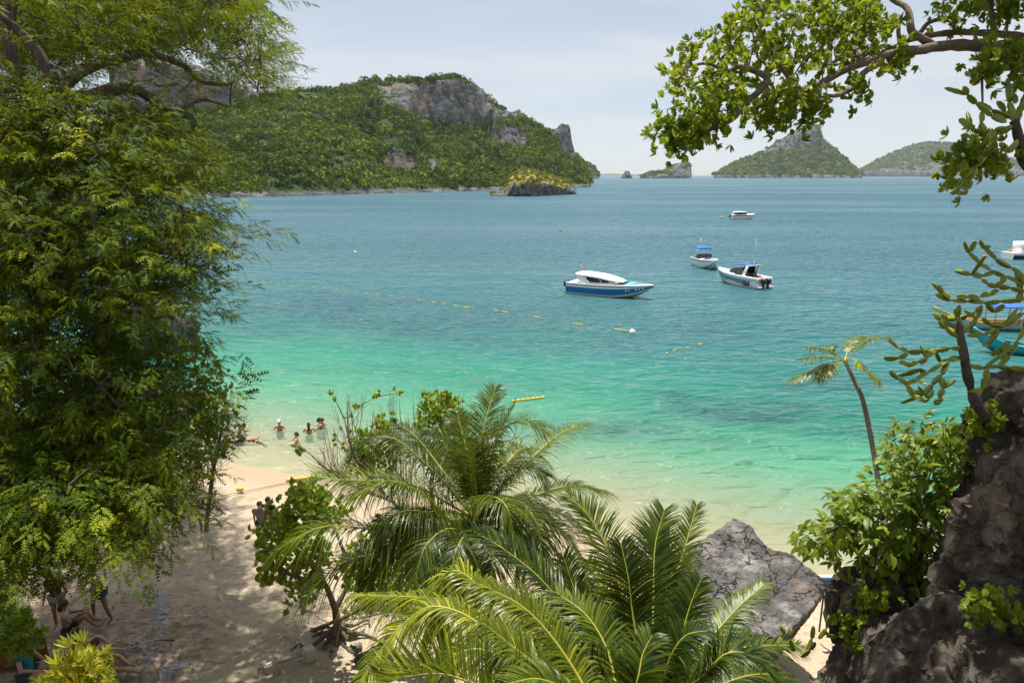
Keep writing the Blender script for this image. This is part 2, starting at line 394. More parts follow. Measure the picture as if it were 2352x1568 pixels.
M_ISLO = q.done(q.bsdf(q.mix(q.attr('rock'), (0.03, 0.055, 0.012), rc), 0.9, rb, 0.2))
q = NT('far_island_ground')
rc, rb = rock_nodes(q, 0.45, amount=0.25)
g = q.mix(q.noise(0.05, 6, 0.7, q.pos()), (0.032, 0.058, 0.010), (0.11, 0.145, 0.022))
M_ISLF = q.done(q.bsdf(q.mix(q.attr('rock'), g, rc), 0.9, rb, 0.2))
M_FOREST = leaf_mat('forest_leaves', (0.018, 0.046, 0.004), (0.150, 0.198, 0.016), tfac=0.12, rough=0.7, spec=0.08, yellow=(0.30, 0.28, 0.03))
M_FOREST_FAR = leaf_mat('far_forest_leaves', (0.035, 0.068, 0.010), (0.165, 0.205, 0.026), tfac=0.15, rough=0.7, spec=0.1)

YK = CP + (784 - 402) / FOC * SP
def col_x(px, Y): return Y * (px - 1176.0) / FOC / YK
def sil_z(py, Y):
    b = (784.0 - py) / FOC; return CAMZ + Y * (-SP + b * CP) / (CP + b * SP)
def clump(rng, nq, size):
    """leafy clump: tilted leaf sprays over an uneven dome"""
    d = rng.normal(size=(nq, 3)); d[:, 2] = np.abs(d[:, 2]) * 0.9 + 0.02; d /= np.linalg.norm(d, axis=1)[:, None]
    lob = rng.normal(size=(5, 3)); lob /= np.linalg.norm(lob, axis=1)[:, None]
    r = 0.72 + 0.42 * np.max(np.clip(d @ lob.T, 0, 1) ** 3, axis=1) + rng.uniform(-.10, .08, nq)
    c = d * r[:, None] * np.array([1, 1, 0.85])
    n = d + rng.normal(size=(nq, 3)) * 0.45; n /= np.linalg.norm(n, axis=1)[:, None]
    a = np.cross(n, rng.normal(size=(nq, 3))); a /= np.linalg.norm(a, axis=1)[:, None]; b = np.cross(n, a)
    s = size * rng.uniform(0.7, 1.3, nq)[:, None]
    v = np.stack([c - a * s, c + a * s * .5 - b * s * .9, c + a * s * .6 + b * s * .9], 1)
    return v.reshape(-1, 3), np.arange(nq * 3).reshape(-1, 3)
def scatter(templates, which, pos, scl, yaw, rnd, rng, jit=0.18):
    """many small plants as one mesh: templates [(v, f)], returns arrays"""
    V, F, A = [], [], []; o = 0
    for k, (tv, tf) in enumerate(templates):
        m = np.where(which == k)[0]
        if not len(m): continue
        cy, sy = np.cos(yaw[m]), np.sin(yaw[m])
        x = tv[None, :, 0] * cy[:, None] - tv[None, :, 1] * sy[:, None]; y = tv[None, :, 0] * sy[:, None] + tv[None, :, 1] * cy[:, None]
        v = np.stack([x, y, np.broadcast_to(tv[None, :, 2], x.shape)], -1) * scl[m][:, None, :] + pos[m][:, None, :]
        nv = len(tv); V.append(v.reshape(-1, 3)); F.append((tf[None] + (np.arange(len(m)) * nv)[:, None, None]).reshape(-1, tf.shape[1]) + o); o += len(m) * nv
        a = np.repeat(rnd[m], nv) + np.repeat(rng.uniform(-jit, jit, len(m) * (nv // 3)), 3)
        A.append(np.clip(a, 0, 1))
    return np.concatenate(V), np.concatenate(F), np.concatenate(A)

def island(name, label, sil, base, dr, nx, nv, rocks=(), cliffs=(), ntree=0, tree=(5.5, 9.0), nq=44, qs=0.26, back=0.5, amp=5.0, rel=3.5, seed=0, mat=None, fmat=None,
           shore=3.2, pw=0.85, trange=None, forest_label=None, grassy=None, rock_all=0.0, veg_bump=0.0, bare=()):
    rng = np.random.RandomState(100 + seed)
    sx = [s[0] for s in sil]; sy = [s[1] for s in sil]; bx = [s[0] for s in base]; by = [s[1] for s in base]
    px = np.linspace(sx[0], sx[-1], nx); v = np.concatenate([np.linspace(0, 1, nv), np.linspace(1, 1 + back, max(6, nv // 5))[1:]])
    PX, V = np.meshgrid(px, v, indexing='ij')
    Y0 = np.array([G(a, b, 0).y for a, b in zip(px, np.interp(px, bx, by))])[:, None]
    Yr = Y0 + dr; YY = Y0 + V * dr
    H = np.maximum(sil_z(np.interp(px, sx, sy), Yr[:, 0]), 0.3)[:, None]
    prof = np.where(V <= 1, np.clip(V, 0, 1) ** pw, 1 - ((V - 1) / back) ** 1.3)
    for (cx, hw, lo, hi, vc, dv) in cliffs:
        w = smooth(hw * 1.25, hw * 0.8, np.abs(PX - cx + 25 * pnoise(np.stack([V * 9, PX * .02, 0 * V], -1))))
        t = V + 0.035 * pnoise(np.stack([PX * .05, 0 * V, V * 4], -1))
        pc = np.interp(t, [0, vc - dv, vc + dv, 1.0, 1 + back], [0, lo, hi, 1.0, 0.0])
        prof = prof * (1 - w) + pc * w
    Xw = col_x(PX, YY)
    P3 = np.stack([Xw, YY, 0 * Xw], -1)
    Z = H * prof + amp * fbm(P3 * 0.018 + seed, 4) * np.clip(V * 4, 0, 1) * smooth(1.02, 0.9, V) * np.clip(H / 30, 0, 1)
    # a low rocky step along the shore
    Z = np.maximum(Z, np.where(V < 1, shore * smooth(0.0, 0.035, V) * (0.55 + 0.9 * np.clip(fbm(P3 * 0.05 + 9 + seed, 3) + .4, 0, 1)), 0)) * np.where(V > 1 + back - 1e-6, 0, 1) - np.where(V == 0, 1.0, 0)
    XYZ = np.stack([Xw, YY, Z], -1)
    ppx, ppy, _ = proj(XYZ)
    jx = 40 * fbm(P3 * 0.03 + 3 + seed, 3); jy = 34 * fbm(np.stack([Xw * .03, YY * .03, Z * .08], -1) + 8 + seed, 3)
    sc_ = dr / 260.0
    rock = np.zeros(Z.shape)
    for poly in rocks: rock = np.maximum(rock, poly_mask(poly, ppx + jx * min(1, 1 / sc_), ppy + jy * min(1, 1 / sc_)).astype(float))
    rock = np.maximum(rock, (Z < shore * 0.95).astype(float))
    if rock_all: rock = np.maximum(rock, (fbm(np.stack([Xw, YY, Z], -1) * 0.02 + 5, 4) > rock_all).astype(float))
    rr_ = np.stack([Xw * 0.07, YY * 0.07, Z * 0.16], -1) / max(1, sc_ * .8)
    disp = fbm(rr_ + seed, 4, 0.6, True) * rel * np.clip(V * 6, 0.25, 1)
    XYZ[..., 1] -= rock * disp; XYZ[..., 2] += rock * fbm(rr_ * 1.7 + 3, 3) * rel * 0.6 * np.clip(V * 6, 0.2, 1)
    if veg_bump: XYZ[..., 2] += (1 - rock) * np.abs(pnoise(np.stack([Xw, YY, 0 * Xw], -1) / veg_bump)) * veg_bump * 0.55 * np.clip(V * 5, 0, 1)
    attrs = {'rock': rock.ravel()}
    top = empty(name, (float(XYZ[..., 0].mean()), float(XYZ[..., 1].mean()), 0)); tag(top, label, 'island')
    mk('terrain', mesh_np('terrain', local(top, XYZ.reshape(-1, 3)), grid_faces(*Z.shape)[:, ::-1], mat, attrs, True), top)
    if ntree:
        N = ntree * 2
        lo, hi = trange or (sx[0], sx[-1])
        a = rng.uniform(lo, hi, N); b = rng.uniform(0.015, 1.03, N) ** 0.9
        iu = (a - px[0]) / (px[-1] - px[0]) * (nx - 1); iv = np.interp(b, v, np.arange(len(v)))
        i0 = np.clip(iu.astype(int), 0, nx - 2); j0 = np.clip(iv.astype(int), 0, len(v) - 2); fu = (iu - i0)[:, None]; fv = (iv - j0)[:, None]
        p = (XYZ[i0, j0] * (1 - fu) * (1 - fv) + XYZ[i0 + 1, j0] * fu * (1 - fv) + XYZ[i0, j0 + 1] * (1 - fu) * fv + XYZ[i0 + 1, j0 + 1] * fu * fv)
        rkv = rock[np.clip(np.round(iu).astype(int), 0, nx - 1), np.clip(np.round(iv).astype(int), 0, len(v) - 1)]
        keep = (p[:, 2] > shore * 0.8) & ((rkv < 0.5) | (rng.uniform(size=N) < 0.42)) & (p[:, 2] > 0.5)
        for poly in bare:
            ax_, ay_, _ = proj(p); keep &= ~poly_mask(poly, ax_, ay_)
        p = p[keep][:ntree]; rv = rkv[keep][:ntree]; n = len(p)
        s = (tree[0] + (tree[1] - tree[0]) * rng.uniform(0, 1, n) ** 2.2) * 0.5 * (1 + 0.35 * pnoise(p * 0.03)) * np.where(rv > .5, 0.5, 1)
        scl = np.stack([s, s * rng.uniform(.85, 1.15, n), s * rng.uniform(0.9, 1.5, n)], -1)
        p[:, 2] -= s * 0.15
        rnd = np.clip(0.40 + 1.2 * fbm(p * 0.014 + 50, 3) + rng.uniform(-.28, .28, n), 0, 0.88)
        rnd[rng.uniform(size=n) < 0.025] = 1.0
        tm = [clump(rng, nq, qs) for _ in range(6)]
        Vv, F, A = scatter(tm, rng.randint(0, 6, n), p, scl, rng.uniform(0, 6.28, n), rnd, rng)
        mk('forest', mesh_np('forest', local(top, Vv), F, fmat, {'rnd': A}), top, kind='stuff')
    return top

main_sil = [(-420, 330), (200, 300), (400, 258), (500, 250), (560, 242), (600, 226), (640, 216), (680, 213), (770, 207), (820, 193), (860, 184), (930, 179), (985, 181), (1045, 174), (1072, 178), (1092, 191), (1112, 207), (1140, 239),
            (1165, 255), (1190, 262), (1212, 276), (1240, 290), (1262, 302), (1279, 300), (1286, 293), (1306, 292), (1311, 318), (1318, 348), (1332, 362), (1346, 388), (1352, 408), (1357, 424)]
main_base = [(-420, 462), (400, 455), (560, 453), (700, 450), (900, 444), (1100, 439), (1200, 437), (1357, 430)]
island('forested_island', 'large forested limestone island with a grey cliff below its flat summit', main_sil, main_base, 260, 430, 110,
       rocks=[[(850, 200), (905, 194), (985, 190), (1060, 178), (1100, 196), (1125, 222), (1150, 250), (1200, 285), (1140, 268), (1100, 262), (1082, 292), (1050, 298), (1030, 278), (985, 268), (930, 254), (880, 222)],
              [(1128, 300), (1160, 294), (1200, 300), (1203, 328), (1180, 334), (1132, 322)], [(868, 366), (905, 350), (955, 362), (960, 388), (925, 392), (880, 388)], [(980, 370), (1005, 360), (1015, 392), (985, 394)],
              [(1264, 300), (1284, 288), (1310, 288), (1316, 330), (1314, 362), (1296, 352), (1288, 320)], [(1050, 176), (1100, 190), (1140, 236), (1118, 228), (1085, 200)], [(745, 372), (760, 362), (790, 378), (775, 392)],
              [(1160, 256), (1195, 262), (1190, 270), (1168, 268)]],
       cliffs=[(1000, 145, 0.50, 0.93, 0.80, 0.05), (1165, 38, 0.46, 0.80, 0.62, 0.05), (912, 44, 0.16, 0.36, 0.30, 0.03), (1298, 16, 0.50, 1.0, 0.86, 0.06)],
       ntree=6600, tree=(3.8, 11.0), nq=44, qs=0.235, seed=1, mat=M_ISL, fmat=M_FOREST, trange=(330, 1356), bare=[[(1280, 270), (1322, 270), (1322, 352), (1280, 345)]], amp=17.0, rel=5.0)
island('cliff_mountain', 'tall mountain with a bare orange and grey cliff seen through the leafy tree', [(130, 330), (220, 285), (262, 262), (272, 240), (279, 195), (274, 152), (300, 134), (400, 130), (480, 150), (545, 180), (600, 208), (650, 232), (700, 260)],
       [(130, 425), (700, 425)], 150, 200, 120, rocks=[[(260, 300), (270, 120), (480, 120), (620, 200), (600, 250), (440, 262), (300, 300)]],
       cliffs=[(430, 210, 0.52, 0.94, 0.84, 0.04)], ntree=700, tree=(7, 11), seed=2, mat=M_ISLO, fmat=M_FOREST, amp=6, rel=7, nq=30, qs=.32)
q = NT('islet_ground'); rc, rb = rock_nodes(q, 3.0, base=(0.15, 0.14, 0.13), amount=0.2)
g = q.mix(q.noise(0.25, 6, 0.7, q.pos()), (0.15, 0.15, 0.02), (0.34, 0.26, 0.06))
M_ISLET = q.done(q.bsdf(q.mix(q.attr('rock'), g, rc), 0.9, rb, 0.2))
M_ISLETG = leaf_mat('islet_grass', (0.10, 0.12, 0.015), (0.27, 0.25, 0.035), tfac=.25, rough=.7, spec=.1, yellow=(0.07, 0.10, 0.015))
island('grassy_islet', 'small rocky islet topped with sunlit yellow grass in front of the big island', [(1128, 447), (1150, 440), (1163, 424), (1172, 402), (1188, 390), (1212, 386), (1245, 396), (1280, 408), (1305, 420), (1319, 430), (1325, 444)],
       [(1128, 451), (1230, 451), (1325, 446)], 34, 220, 60, rocks=[[(1120, 455), (1128, 438), (1175, 425), (1230, 428), (1300, 426), (1330, 428), (1330, 455)]],
       cliffs=[(1250, 80, 0.55, 0.62, 0.10, 0.08)], ntree=340, tree=(1.6, 3.8), seed=3, mat=M_ISLET, fmat=M_ISLETG, amp=1.2, rel=1.6, nq=30, qs=.3, shore=1.2, pw=0.7)
fk = dict(mat=M_ISLF, fmat=M_FOREST_FAR, nq=28, qs=.36)
island('peaked_island', 'hazy island rising to a bare grey rock peak beyond the anchored boats', [(1640, 407), (1652, 396), (1690, 374), (1716, 363), (1745, 352), (1770, 330), (1800, 310), (1822, 297), (1840, 289), (1858, 287), (1872, 296), (1878, 318), (1896, 332), (1920, 352), (1945, 373), (1962, 386), (1972, 400), (1980, 406)],
       [(1640, 409.5), (1980, 409)], 420, 240, 80, rocks=[[(1755, 346), (1800, 305), (1840, 280), (1870, 285), (1884, 325), (1862, 336), (1840, 332), (1800, 350), (1740, 362)]],
       cliffs=[(1835, 50, 0.55, 0.88, 0.80, 0.06)], ntree=1900, tree=(16, 26), seed=4, amp=14, rel=12, shore=14, veg_bump=14, **fk)
island('domed_island', 'broad green domed island with a pale rock shore, seen between the cactus and the peak', [(1955, 402), (1985, 385), (2010, 370), (2050, 350), (2090, 334), (2115, 327), (2170, 329), (2205, 340), (2260, 352), (2330, 370), (2420, 385), (2520, 402)],
       [(1955, 406), (2520, 406)], 600, 240, 70, rocks=[[(1950, 410), (1960, 396), (2040, 386), (2100, 390), (2130, 378), (2200, 376), (2300, 380), (2530, 385), (2530, 415), (1950, 415)]],
       ntree=1900, tree=(24, 38), seed=5, amp=18, rel=16, shore=38, veg_bump=20, **fk)
island('flat_topped_island', 'low hazy rock island with a steep flat-topped right end', [(1470, 407), (1478, 402), (1495, 394), (1520, 392), (1533, 386), (1545, 377), (1560, 374), (1578, 375), (1586, 380), (1588, 406)],
       [(1470, 410), (1590, 410)], 150, 120, 50, ntree=260, tree=(9, 16), seed=6, amp=5, rel=9, shore=9, rock_all=-0.06, veg_bump=10, pw=.45, **fk)
island('sea_stack', 'tiny pointed sea stack standing alone near the horizon', [(1427, 408), (1429, 402), (1433, 398), (1436, 392), (1440, 393), (1444, 391), (1447, 398), (1450, 402), (1452, 408)],
       [(1427, 410), (1452, 410)], 40, 60, 30, seed=7, amp=2, rel=5, shore=5, rock_all=-0.3, pw=.4, mat=M_ISLF)
island('distant_headland', 'distant dark green headland just past the end of the big island', [(1300, 372), (1340, 374), (1352, 376), (1363, 384), (1370, 394), (1374, 404), (1376, 409)],
       [(1300, 411), (1376, 411)], 160, 80, 40, ntree=300, tree=(12, 20), seed=8, amp=5, rel=8, shore=9, veg_bump=12, pw=.5, **fk)
island('faint_mainland', 'faint blue land strip on the horizon behind the small rocks', [(1330, 402), (1360, 400.2), (1400, 398.6), (1430, 399.6), (1470, 400.6), (1520, 401.6), (1560, 402.2)],
       [(1330, 403.9), (1560, 403.9)], 900, 60, 16, seed=9, amp=4, rel=0, shore=6, mat=M_ISLF)

# ------------------------------------------------------------------ plants: leaf shapes
def frames(d, up=None, roll=None):
    """rotation matrices whose x axis is d and whose z axis leans towards up"""
    d = d / (np.linalg.norm(d, axis=1)[:, None] + 1e-9)
    up = np.broadcast_to(np.array([0, 0, 1.0]) if up is None else up, d.shape)
    y = np.cross(up, d); ny = np.linalg.norm(y, axis=1)[:, None]; y = np.where(ny > 1e-3, y / (ny + 1e-9), np.array([0, 1.0, 0])); z = np.cross(d, y)
    if roll is not None:
        c, s = np.cos(roll)[:, None], np.sin(roll)[:, None]; y, z = y * c + z * s, z * c - y * s
    return np.stack([d, y, z], -1)
def place(templates, which, Rm, pos, scl, rnd, rng, jit=0.12, per=4):
    V, F3, F4, A = [], [], [], []; o = 0
    for k, (tv, tf) in enumerate(templates):
        m = np.where(which == k)[0]
        if not len(m): continue
        v = np.einsum('nij,kj->nki', Rm[m], tv) * scl[m][:, None, None] + pos[m][:, None, :]
        nv = len(tv); V.append(v.reshape(-1, 3))
        (F4 if tf.shape[1] == 4 else F3).append((tf[None] + (np.arange(len(m)) * nv)[:, None, None]).reshape(-1, tf.shape[1]) + o); o += len(m) * nv
        nl = nv // per
        A.append(np.clip(np.repeat(rnd[m], nv) + np.repeat(rng.uniform(-jit, jit, len(m) * nl), per), 0, 1))
    return np.concatenate(V), ([np.concatenate(F4)] if F4 else []) + ([np.concatenate(F3)] if F3 else []), np.concatenate(A)
def leaf_fold(L, Wd, shape, fold=0.25, curl=0.15, n=3):
    """one blade along +x: two halves folded at the midrib; shape = widths along it"""
    xs = np.linspace(0, 1, len(shape)); v = []
    for x, w in zip(xs, shape):
        z = -curl * L * x * x
        v += [[x * L, 0, z], [x * L, w * Wd, z + fold * w * Wd], [x * L, -w * Wd, z + fold * w * Wd]]
    f = []
    for i in range(len(shape) - 1):
        a = i * 3; b = a + 3
        f += [[a, b, b + 1, a + 1], [a, a + 2, b + 2, b]]
    return np.array(v, float), np.array(f)
def xform(v, yaw=0, pitch=0, roll=0, off=(0, 0, 0), s=1.0):
    cr, sr = math.cos(roll), math.sin(roll); cp, sp = math.cos(pitch), math.sin(pitch); cy, sy = math.cos(yaw), math.sin(yaw)
    Rx = np.array([[1, 0, 0], [0, cr, -sr], [0, sr, cr]]); Ry = np.array([[cp, 0, -sp], [0, 1, 0], [sp, 0, cp]]); Rz = np.array([[cy, -sy, 0], [sy, cy, 0], [0, 0, 1]])
    return (v * s) @ (Rz @ Ry @ Rx).T + np.array(off)
def combine(lst):
    V, F = [], []; o = 0
    for v, f in lst: V.append(v); F.append(f + o); o += len(v)
    return np.concatenate(V), np.concatenate(F)
def sprig_pinnate(rng, n=8, L=0.40, pairs=5, fat=1.1):
    """feathery twig: alternate compound leaves of small paired leaflets, every leaflet one triangle"""
    out = []
    for i in range(n):
        t = (i + 0.6) / n; base = np.array([t * L, 0, -0.14 * L * t * t + rng.uniform(-.01, .01)])
        side = 1 if i % 2 else -1
        yaw = side * rng.uniform(0.6, 1.1) * (1 - 0.45 * t); pit = rng.uniform(-0.45, 0.30); ll = rng.uniform(0.13, 0.19)
        vs = []; fs = []
        for k in range(pairs):
            u = (k + 0.7) / pairs; x = u * ll; z = -0.35 * ll * u * u
            for s in (-1, 1):
                l = 0.040 * fat ** .5 * (0.72 + 0.5 * math.sin(u * 3.0)); a = 1.10 - 0.35 * u; x1 = x + ll / pairs * .92
                fs.append(np.arange(3) + len(vs)); vs += [[x, 0, z], [x + math.cos(a) * l + ll / pairs * .4, math.sin(a) * l * s, z - .010], [x1, 0, z - .004]]
        out.append((xform(np.array(vs), yaw, pit, rng.uniform(-.5, .5), base), np.array(fs)))
    return combine(out)
OBOV = [0.14, 0.75, 1.0, 0.08]
ELL = [0.08, 0.95, 0.85, 0.03]
HEART = [0.6, 1.0, 0.75, 0.03]
LANCE = [0.12, 1.0, 0.85, 0.04]
def rosette(rng, n, L, Wd, shape, up=(0.2, 1.1), ax=True, fold=0.2, curl=0.12):
    """leaves round a shoot tip that points along +x"""
    out = []
    for i in range(n):
        v, f = leaf_fold(L * rng.uniform(.75, 1.15), Wd * rng.uniform(.8, 1.15), shape, fold, curl)
        tilt = rng.uniform(*up)
        v = xform(v, 0, tilt); v = xform(v, 0, 0, i * 2.4 + rng.uniform(-.3, .3)); v = v + np.array([-0.10 * L * i / n, 0, 0])
        out.append((v, f))
    return combine(out)
def twig_leaves(rng, n, tl, L, Wd, shape, droop=0.5, fold=0.2, curl=0.25):
    out = []
    for i in range(n):
        t = (i + 0.8) / n; s = 1 if i % 2 else -1
        v, f = leaf_fold(L * rng.uniform(.7, 1.1), Wd * rng.uniform(.8, 1.1), shape, fold, curl)
        v = xform(v, s * rng.uniform(.5, 1.25) * (1.1 - .7 * t), -droop * rng.uniform(.2, 1.3), rng.uniform(-.5, .5), (t * tl, 0, -.1 * tl * t * t))
        out.append((v, f))
    return combine(out)

def grow(limbs, targets, rng, r_tip=0.012, r_root=0.035, sag=0.08, wig=0.10, sides=5):
    """thin branches from the nearest point of the limbs to every leaf cluster, each new branch carrying further ones"""
    nodes = [np.array(p) for L in limbs for p in L]; nodes = np.array(nodes)
    mb = MB(); tg = np.array(targets); left = list(range(len(tg)))
    dist = np.min(np.linalg.norm(tg[:, None] - nodes[None], axis=2), axis=1); order = np.argsort(dist)
    for i in order:
        dd = np.linalg.norm(nodes - tg[i], axis=1); j = int(np.argmin(dd)); a = nodes[j]; b = tg[i]; L = dd[j]
        if L < 0.05: continue
        k = max(3, min(7, int(L / 0.35) + 2)); t = np.linspace(0, 1, k)[:, None]
        p = a + (b - a) * t + np.sin(t * math.pi) * rng.normal(size=3) * wig * L + np.array([0, 0, 1]) * sag * L * np.sin(t * math.pi)
        mb.tube(p, np.linspace(min(r_root, r_tip + 0.012 * L + .004), r_tip * .6, k), sides, cap=False)
        nodes = np.concatenate([nodes, p[1:]])
    return mb
def limb_pts(lst, n=4):
    """dense points along a list of control points (Catmull-Rom)"""
    p = np.array(lst, float); q_ = np.concatenate([[2 * p[0] - p[1]], p, [2 * p[-1] - p[-2]]]); out = []
    for i in range(1, len(q_) - 2):
        for t in np.arange(n) / n:
            a, b, c_, d_ = q_[i - 1], q_[i], q_[i + 1], q_[i + 2]
            out.append(0.5 * ((2 * b) + (-a + c_) * t + (2 * a - 5 * b + 4 * c_ - d_) * t * t + (-a + 3 * b - 3 * c_ + d_) * t ** 3))
    out.append(p[-1]); return np.array(out)

def bark(name, a, b, sc_=8.0, stretch=(1, 1, .35)):
    q = NT(name); n = q.noise(sc_, 6, 0.7, q.mapping(q.pos(), stretch)); n2 = q.noise(sc_ * .3, 3, .5, q.pos())
    c = q.mix(q.ramp(n, [(0.3, (0, 0, 0)), (0.7, (1, 1, 1))]), a, b); c = q.mix(q.math('MULTIPLY', n2, .5), c, tuple(x * .55 for x in a))
    return q.done(q.bsdf(c, 0.9, q.bump(n, 0.9, 0.03), 0.2))
M_BARK = bark('dark_bark', (0.055, 0.042, 0.032), (0.16, 0.125, 0.095))
M_BARKR = bark('pale_bark', (0.12, 0.085, 0.06), (0.33, 0.26, 0.20), 10, (.6, 1, 1))
M_TWIG = bark('grey_twig', (0.09, 0.07, 0.05), (0.22, 0.17, 0.13), 14)

def sample_poly(polys, n, rng):
    """points spread over the union of polygons given with weights"""
    out = []
    xs = [p[0] for P in polys for p in P]; ys = [p[1] for P in polys for p in P]
    while len(out) < n:
        a = rng.uniform(min(xs), max(xs), 4000); b = rng.uniform(min(ys), max(ys), 4000); m = np.zeros(4000, bool)
        for P in polys: m |= poly_mask(P, a, b)
        out += list(zip(a[m], b[m]))
    return np.array(out[:n])

# ------------------------------------------------------------------ the big feathery tree over the beach
M_TAM = leaf_mat('feathery_leaves', (0.013, 0.036, 0.002), (0.205, 0.265, 0.009), (0.38, 0.44, 0.012), tfac=0.20, rough=0.55, spec=0.10, yellow=(0.42, 0.40, 0.02))
rng = np.random.RandomState(11)
base_t = np.array([-14.4, 16.5, gz(-14.4, 16.5) - 0.3])
tree1 = empty('feathery_tree', tuple(base_t), label='huge feathery-leaved tree shading the beach and its sitters', cat='tree')
def Wa(l): return [np.array(W(*p)) for p in l]
trunk = limb_pts([base_t, base_t + [0.5, -0.4, 2.5], base_t + [1.6, -1.1, 5.2], base_t + [2.6, -1.8, 8.4], np.array(W(60, 330, 14.0))], 4)
limbs = [trunk,
    limb_pts(Wa([(60, 330, 14.0), (40, 180, 13.8), (20, 60, 13.8), (60, -120, 14.2), (120, -300, 14.5)])),
    limb_pts(Wa([(20, 330, 14.0), (130, 230, 13.6), (98, 140, 13.4), (52, 80, 13.2), (0, 35, 13.0), (-120, -60, 13)])),
    limb_pts(Wa([(60, 330, 14.0), (113, 238, 14.2), (205, 222, 14.6), (290, 200, 15.0), (342, 222, 15.2), (383, 253, 15.4), (441, 272, 15.5), (447, 320, 15.4)])),
    limb_pts(Wa([(383, 253, 15.4), (410, 255, 15.6), (462, 230, 16), (500, 238, 16.2), (530, 247, 16.3)])),
    limb_pts(Wa([(113, 238, 14.2), (147, 195, 14.6), (205, 155, 15.2), (284, 133, 16), (342, 124, 16.6), (420, 150, 17.2), (458, 186, 17.5), (523, 196, 18)])),
    limb_pts(Wa([(284, 133, 16), (380, 70, 17), (470, 10, 18), (560, -60, 19)])),
    limb_pts(Wa([(383, 253, 15.4), (352, 268, 15.2), (340, 278, 15.1), (330, 300, 14.8)])),
    limb_pts([trunk[10], np.array(W(160, 640, 12.8)), np.array(W(300, 600, 12.6)), np.array(W(430, 560, 12.6))]),
    limb_pts([trunk[8], np.array(W(200, 900, 12.4)), np.array(W(340, 900, 12.2)), np.array(W(470, 950, 12.4))]),
    limb_pts([trunk[7], np.array(W(180, 1100, 11.8)), np.array(W(300, 1130, 11.2)), np.array(W(400, 1180, 11.0))]),
    limb_pts([trunk[7], np.array(W(110, 1180, 11.6)), np.array(W(200, 1220, 10.8)), np.array(W(280, 1260, 10.4))]),
    limb_pts([trunk[12], np.array(W(-150, 500, 13)), np.array(W(-350, 350, 13))]),
    limb_pts(Wa([(60, -120, 14.2), (250, -260, 16), (420, -330, 18)]))]
mb = MB()
mb.tube(trunk, np.linspace(0.42, 0.22, len(trunk)), 12, noise=.5)
for k, L in enumerate(limbs[1:]):
    r0 = [.17, .15, .17, .06, .15, .09, .05, .11, .11, .10, .09, .13, .12][k]
    mb.tube(L, np.linspace(r0, r0 * .35, len(L)), 8, noise=.4)
mb.build('trunk', M_BARK, tree1, True).data.transform(Matrix.Translation(-Vector(base_t)))
# crown: clusters by zone of the tree: outline in the photograph, depth range, number
zones = [
    ([(-60, -40), (552, -40), (580, 30), (602, 120), (628, 190), (608, 232), (580, 214), (550, 172), (540, 168), (470, 160), (400, 110), (300, 105), (230, 120), (180, 170), (120, 190), (-60, 200)], (13.2, 22.0), 460),
    ([(560, -30), (580, 30), (602, 120), (628, 190), (608, 232), (580, 205), (560, 120)], (17.0, 20.5), 40),
    ([(290, 150), (420, 160), (460, 200), (400, 215), (300, 190)], (15.5, 17.5), 10),
    ([(-60, 190), (120, 190), (190, 235), (330, 240), (380, 285), (402, 290), (442, 340), (460, 400), (381, 440), (-60, 440)], (11.8, 16.5), 300),
    ([(377, 300), (432, 300), (452, 345), (412, 360)], (15.2, 15.8), 10),
    ([(-60, 430), (387, 430), (420, 470), (480, 490), (475, 520), (460, 575), (420, 620), (455, 690), (410, 715), (363, 740), (337, 700), (-60, 760)], (11.0, 16.0), 460),
    ([(-60, 730), (220, 740), (260, 830), (357, 880), (400, 850), (445, 915), (460, 990), (440, 1030), (400, 1080), (381, 1140), (300, 1120), (-60, 1120)], (10.8, 15.5), 400),
    ([(362, 740), (381, 760), (394, 830), (351, 840)], (12.5, 13.5), 14),
    ([(-60, 1090), (200, 1060), (363, 1090), (384, 1150), (362, 1190), (343, 1270), (322, 1260), (290, 1215), (240, 1270), (170, 1240), (120, 1290), (60, 1330), (20, 1320), (-60, 1240)], (9.8, 12.2), 180),
    ([(120, -170), (440, -170), (440, 60), (420, 105), (120, 100)], (18.0, 28.0), 420),
    ([(-700, -700), (520, -700), (552, -30), (-60, -40), (-60, 900), (-700, 900)], (11.5, 20.0), 230),
]
cpos = []
for P, (d0, d1), n in zones:
    s = sample_poly([P], n, rng); D = rng.uniform(d0, d1, n)
    cpos.append(WN3(s[:, 0], s[:, 1], D))
nz = [len(c_) for c_ in cpos]; outer = np.repeat(np.arange(len(zones)) == len(zones) - 1, nz)
over = np.repeat(np.arange(len(zones)) == len(zones) - 2, nz)
cpos = np.concatenate(cpos)
mb = grow(limbs, cpos[:], rng, 0.010, 0.05, 0.05, 0.07, 4)
mb.build('branches', M_BARK, tree1, kind='stuff').data.transform(Matrix.Translation(-Vector(base_t)))
SPRIGS = [sprig_pinnate(rng) for _ in range(6)]
pos, dr_, rn = [], [], []
axis_c = np.array([-10.3, 14.5, 0])
for i, c_ in enumerate(cpos):
    n = 3 if outer[i] else rng.randint(4, 6)
    o = rng.normal(size=(n, 3)) * np.array([.42, .42, .16])
    out = c_ - axis_c; out[2] = 0; out /= np.linalg.norm(out) + 1e-6
    d_ = out * 0.7 + o * 1.1 + rng.normal(size=(n, 3)) * .45; d_[:, 2] = d_[:, 2] * .5 - 0.15
    pos.append(c_ + o); dr_.append(d_); rn.append(np.clip(rng.uniform(-.05, .5) + rng.uniform(-.18, .28, n), 0, .86) if rng.uniform() > .03 else rng.uniform(.9, 1, n))
cnt = [len(x) for x in pos]; pos = np.concatenate(pos); dr_ = np.concatenate(dr_); rn = np.concatenate(rn)
N = len(pos); big = np.repeat(outer, [len(x) for x in [0]]) if False else None
Rm = frames(dr_, None, rng.uniform(-.6, .6, N))
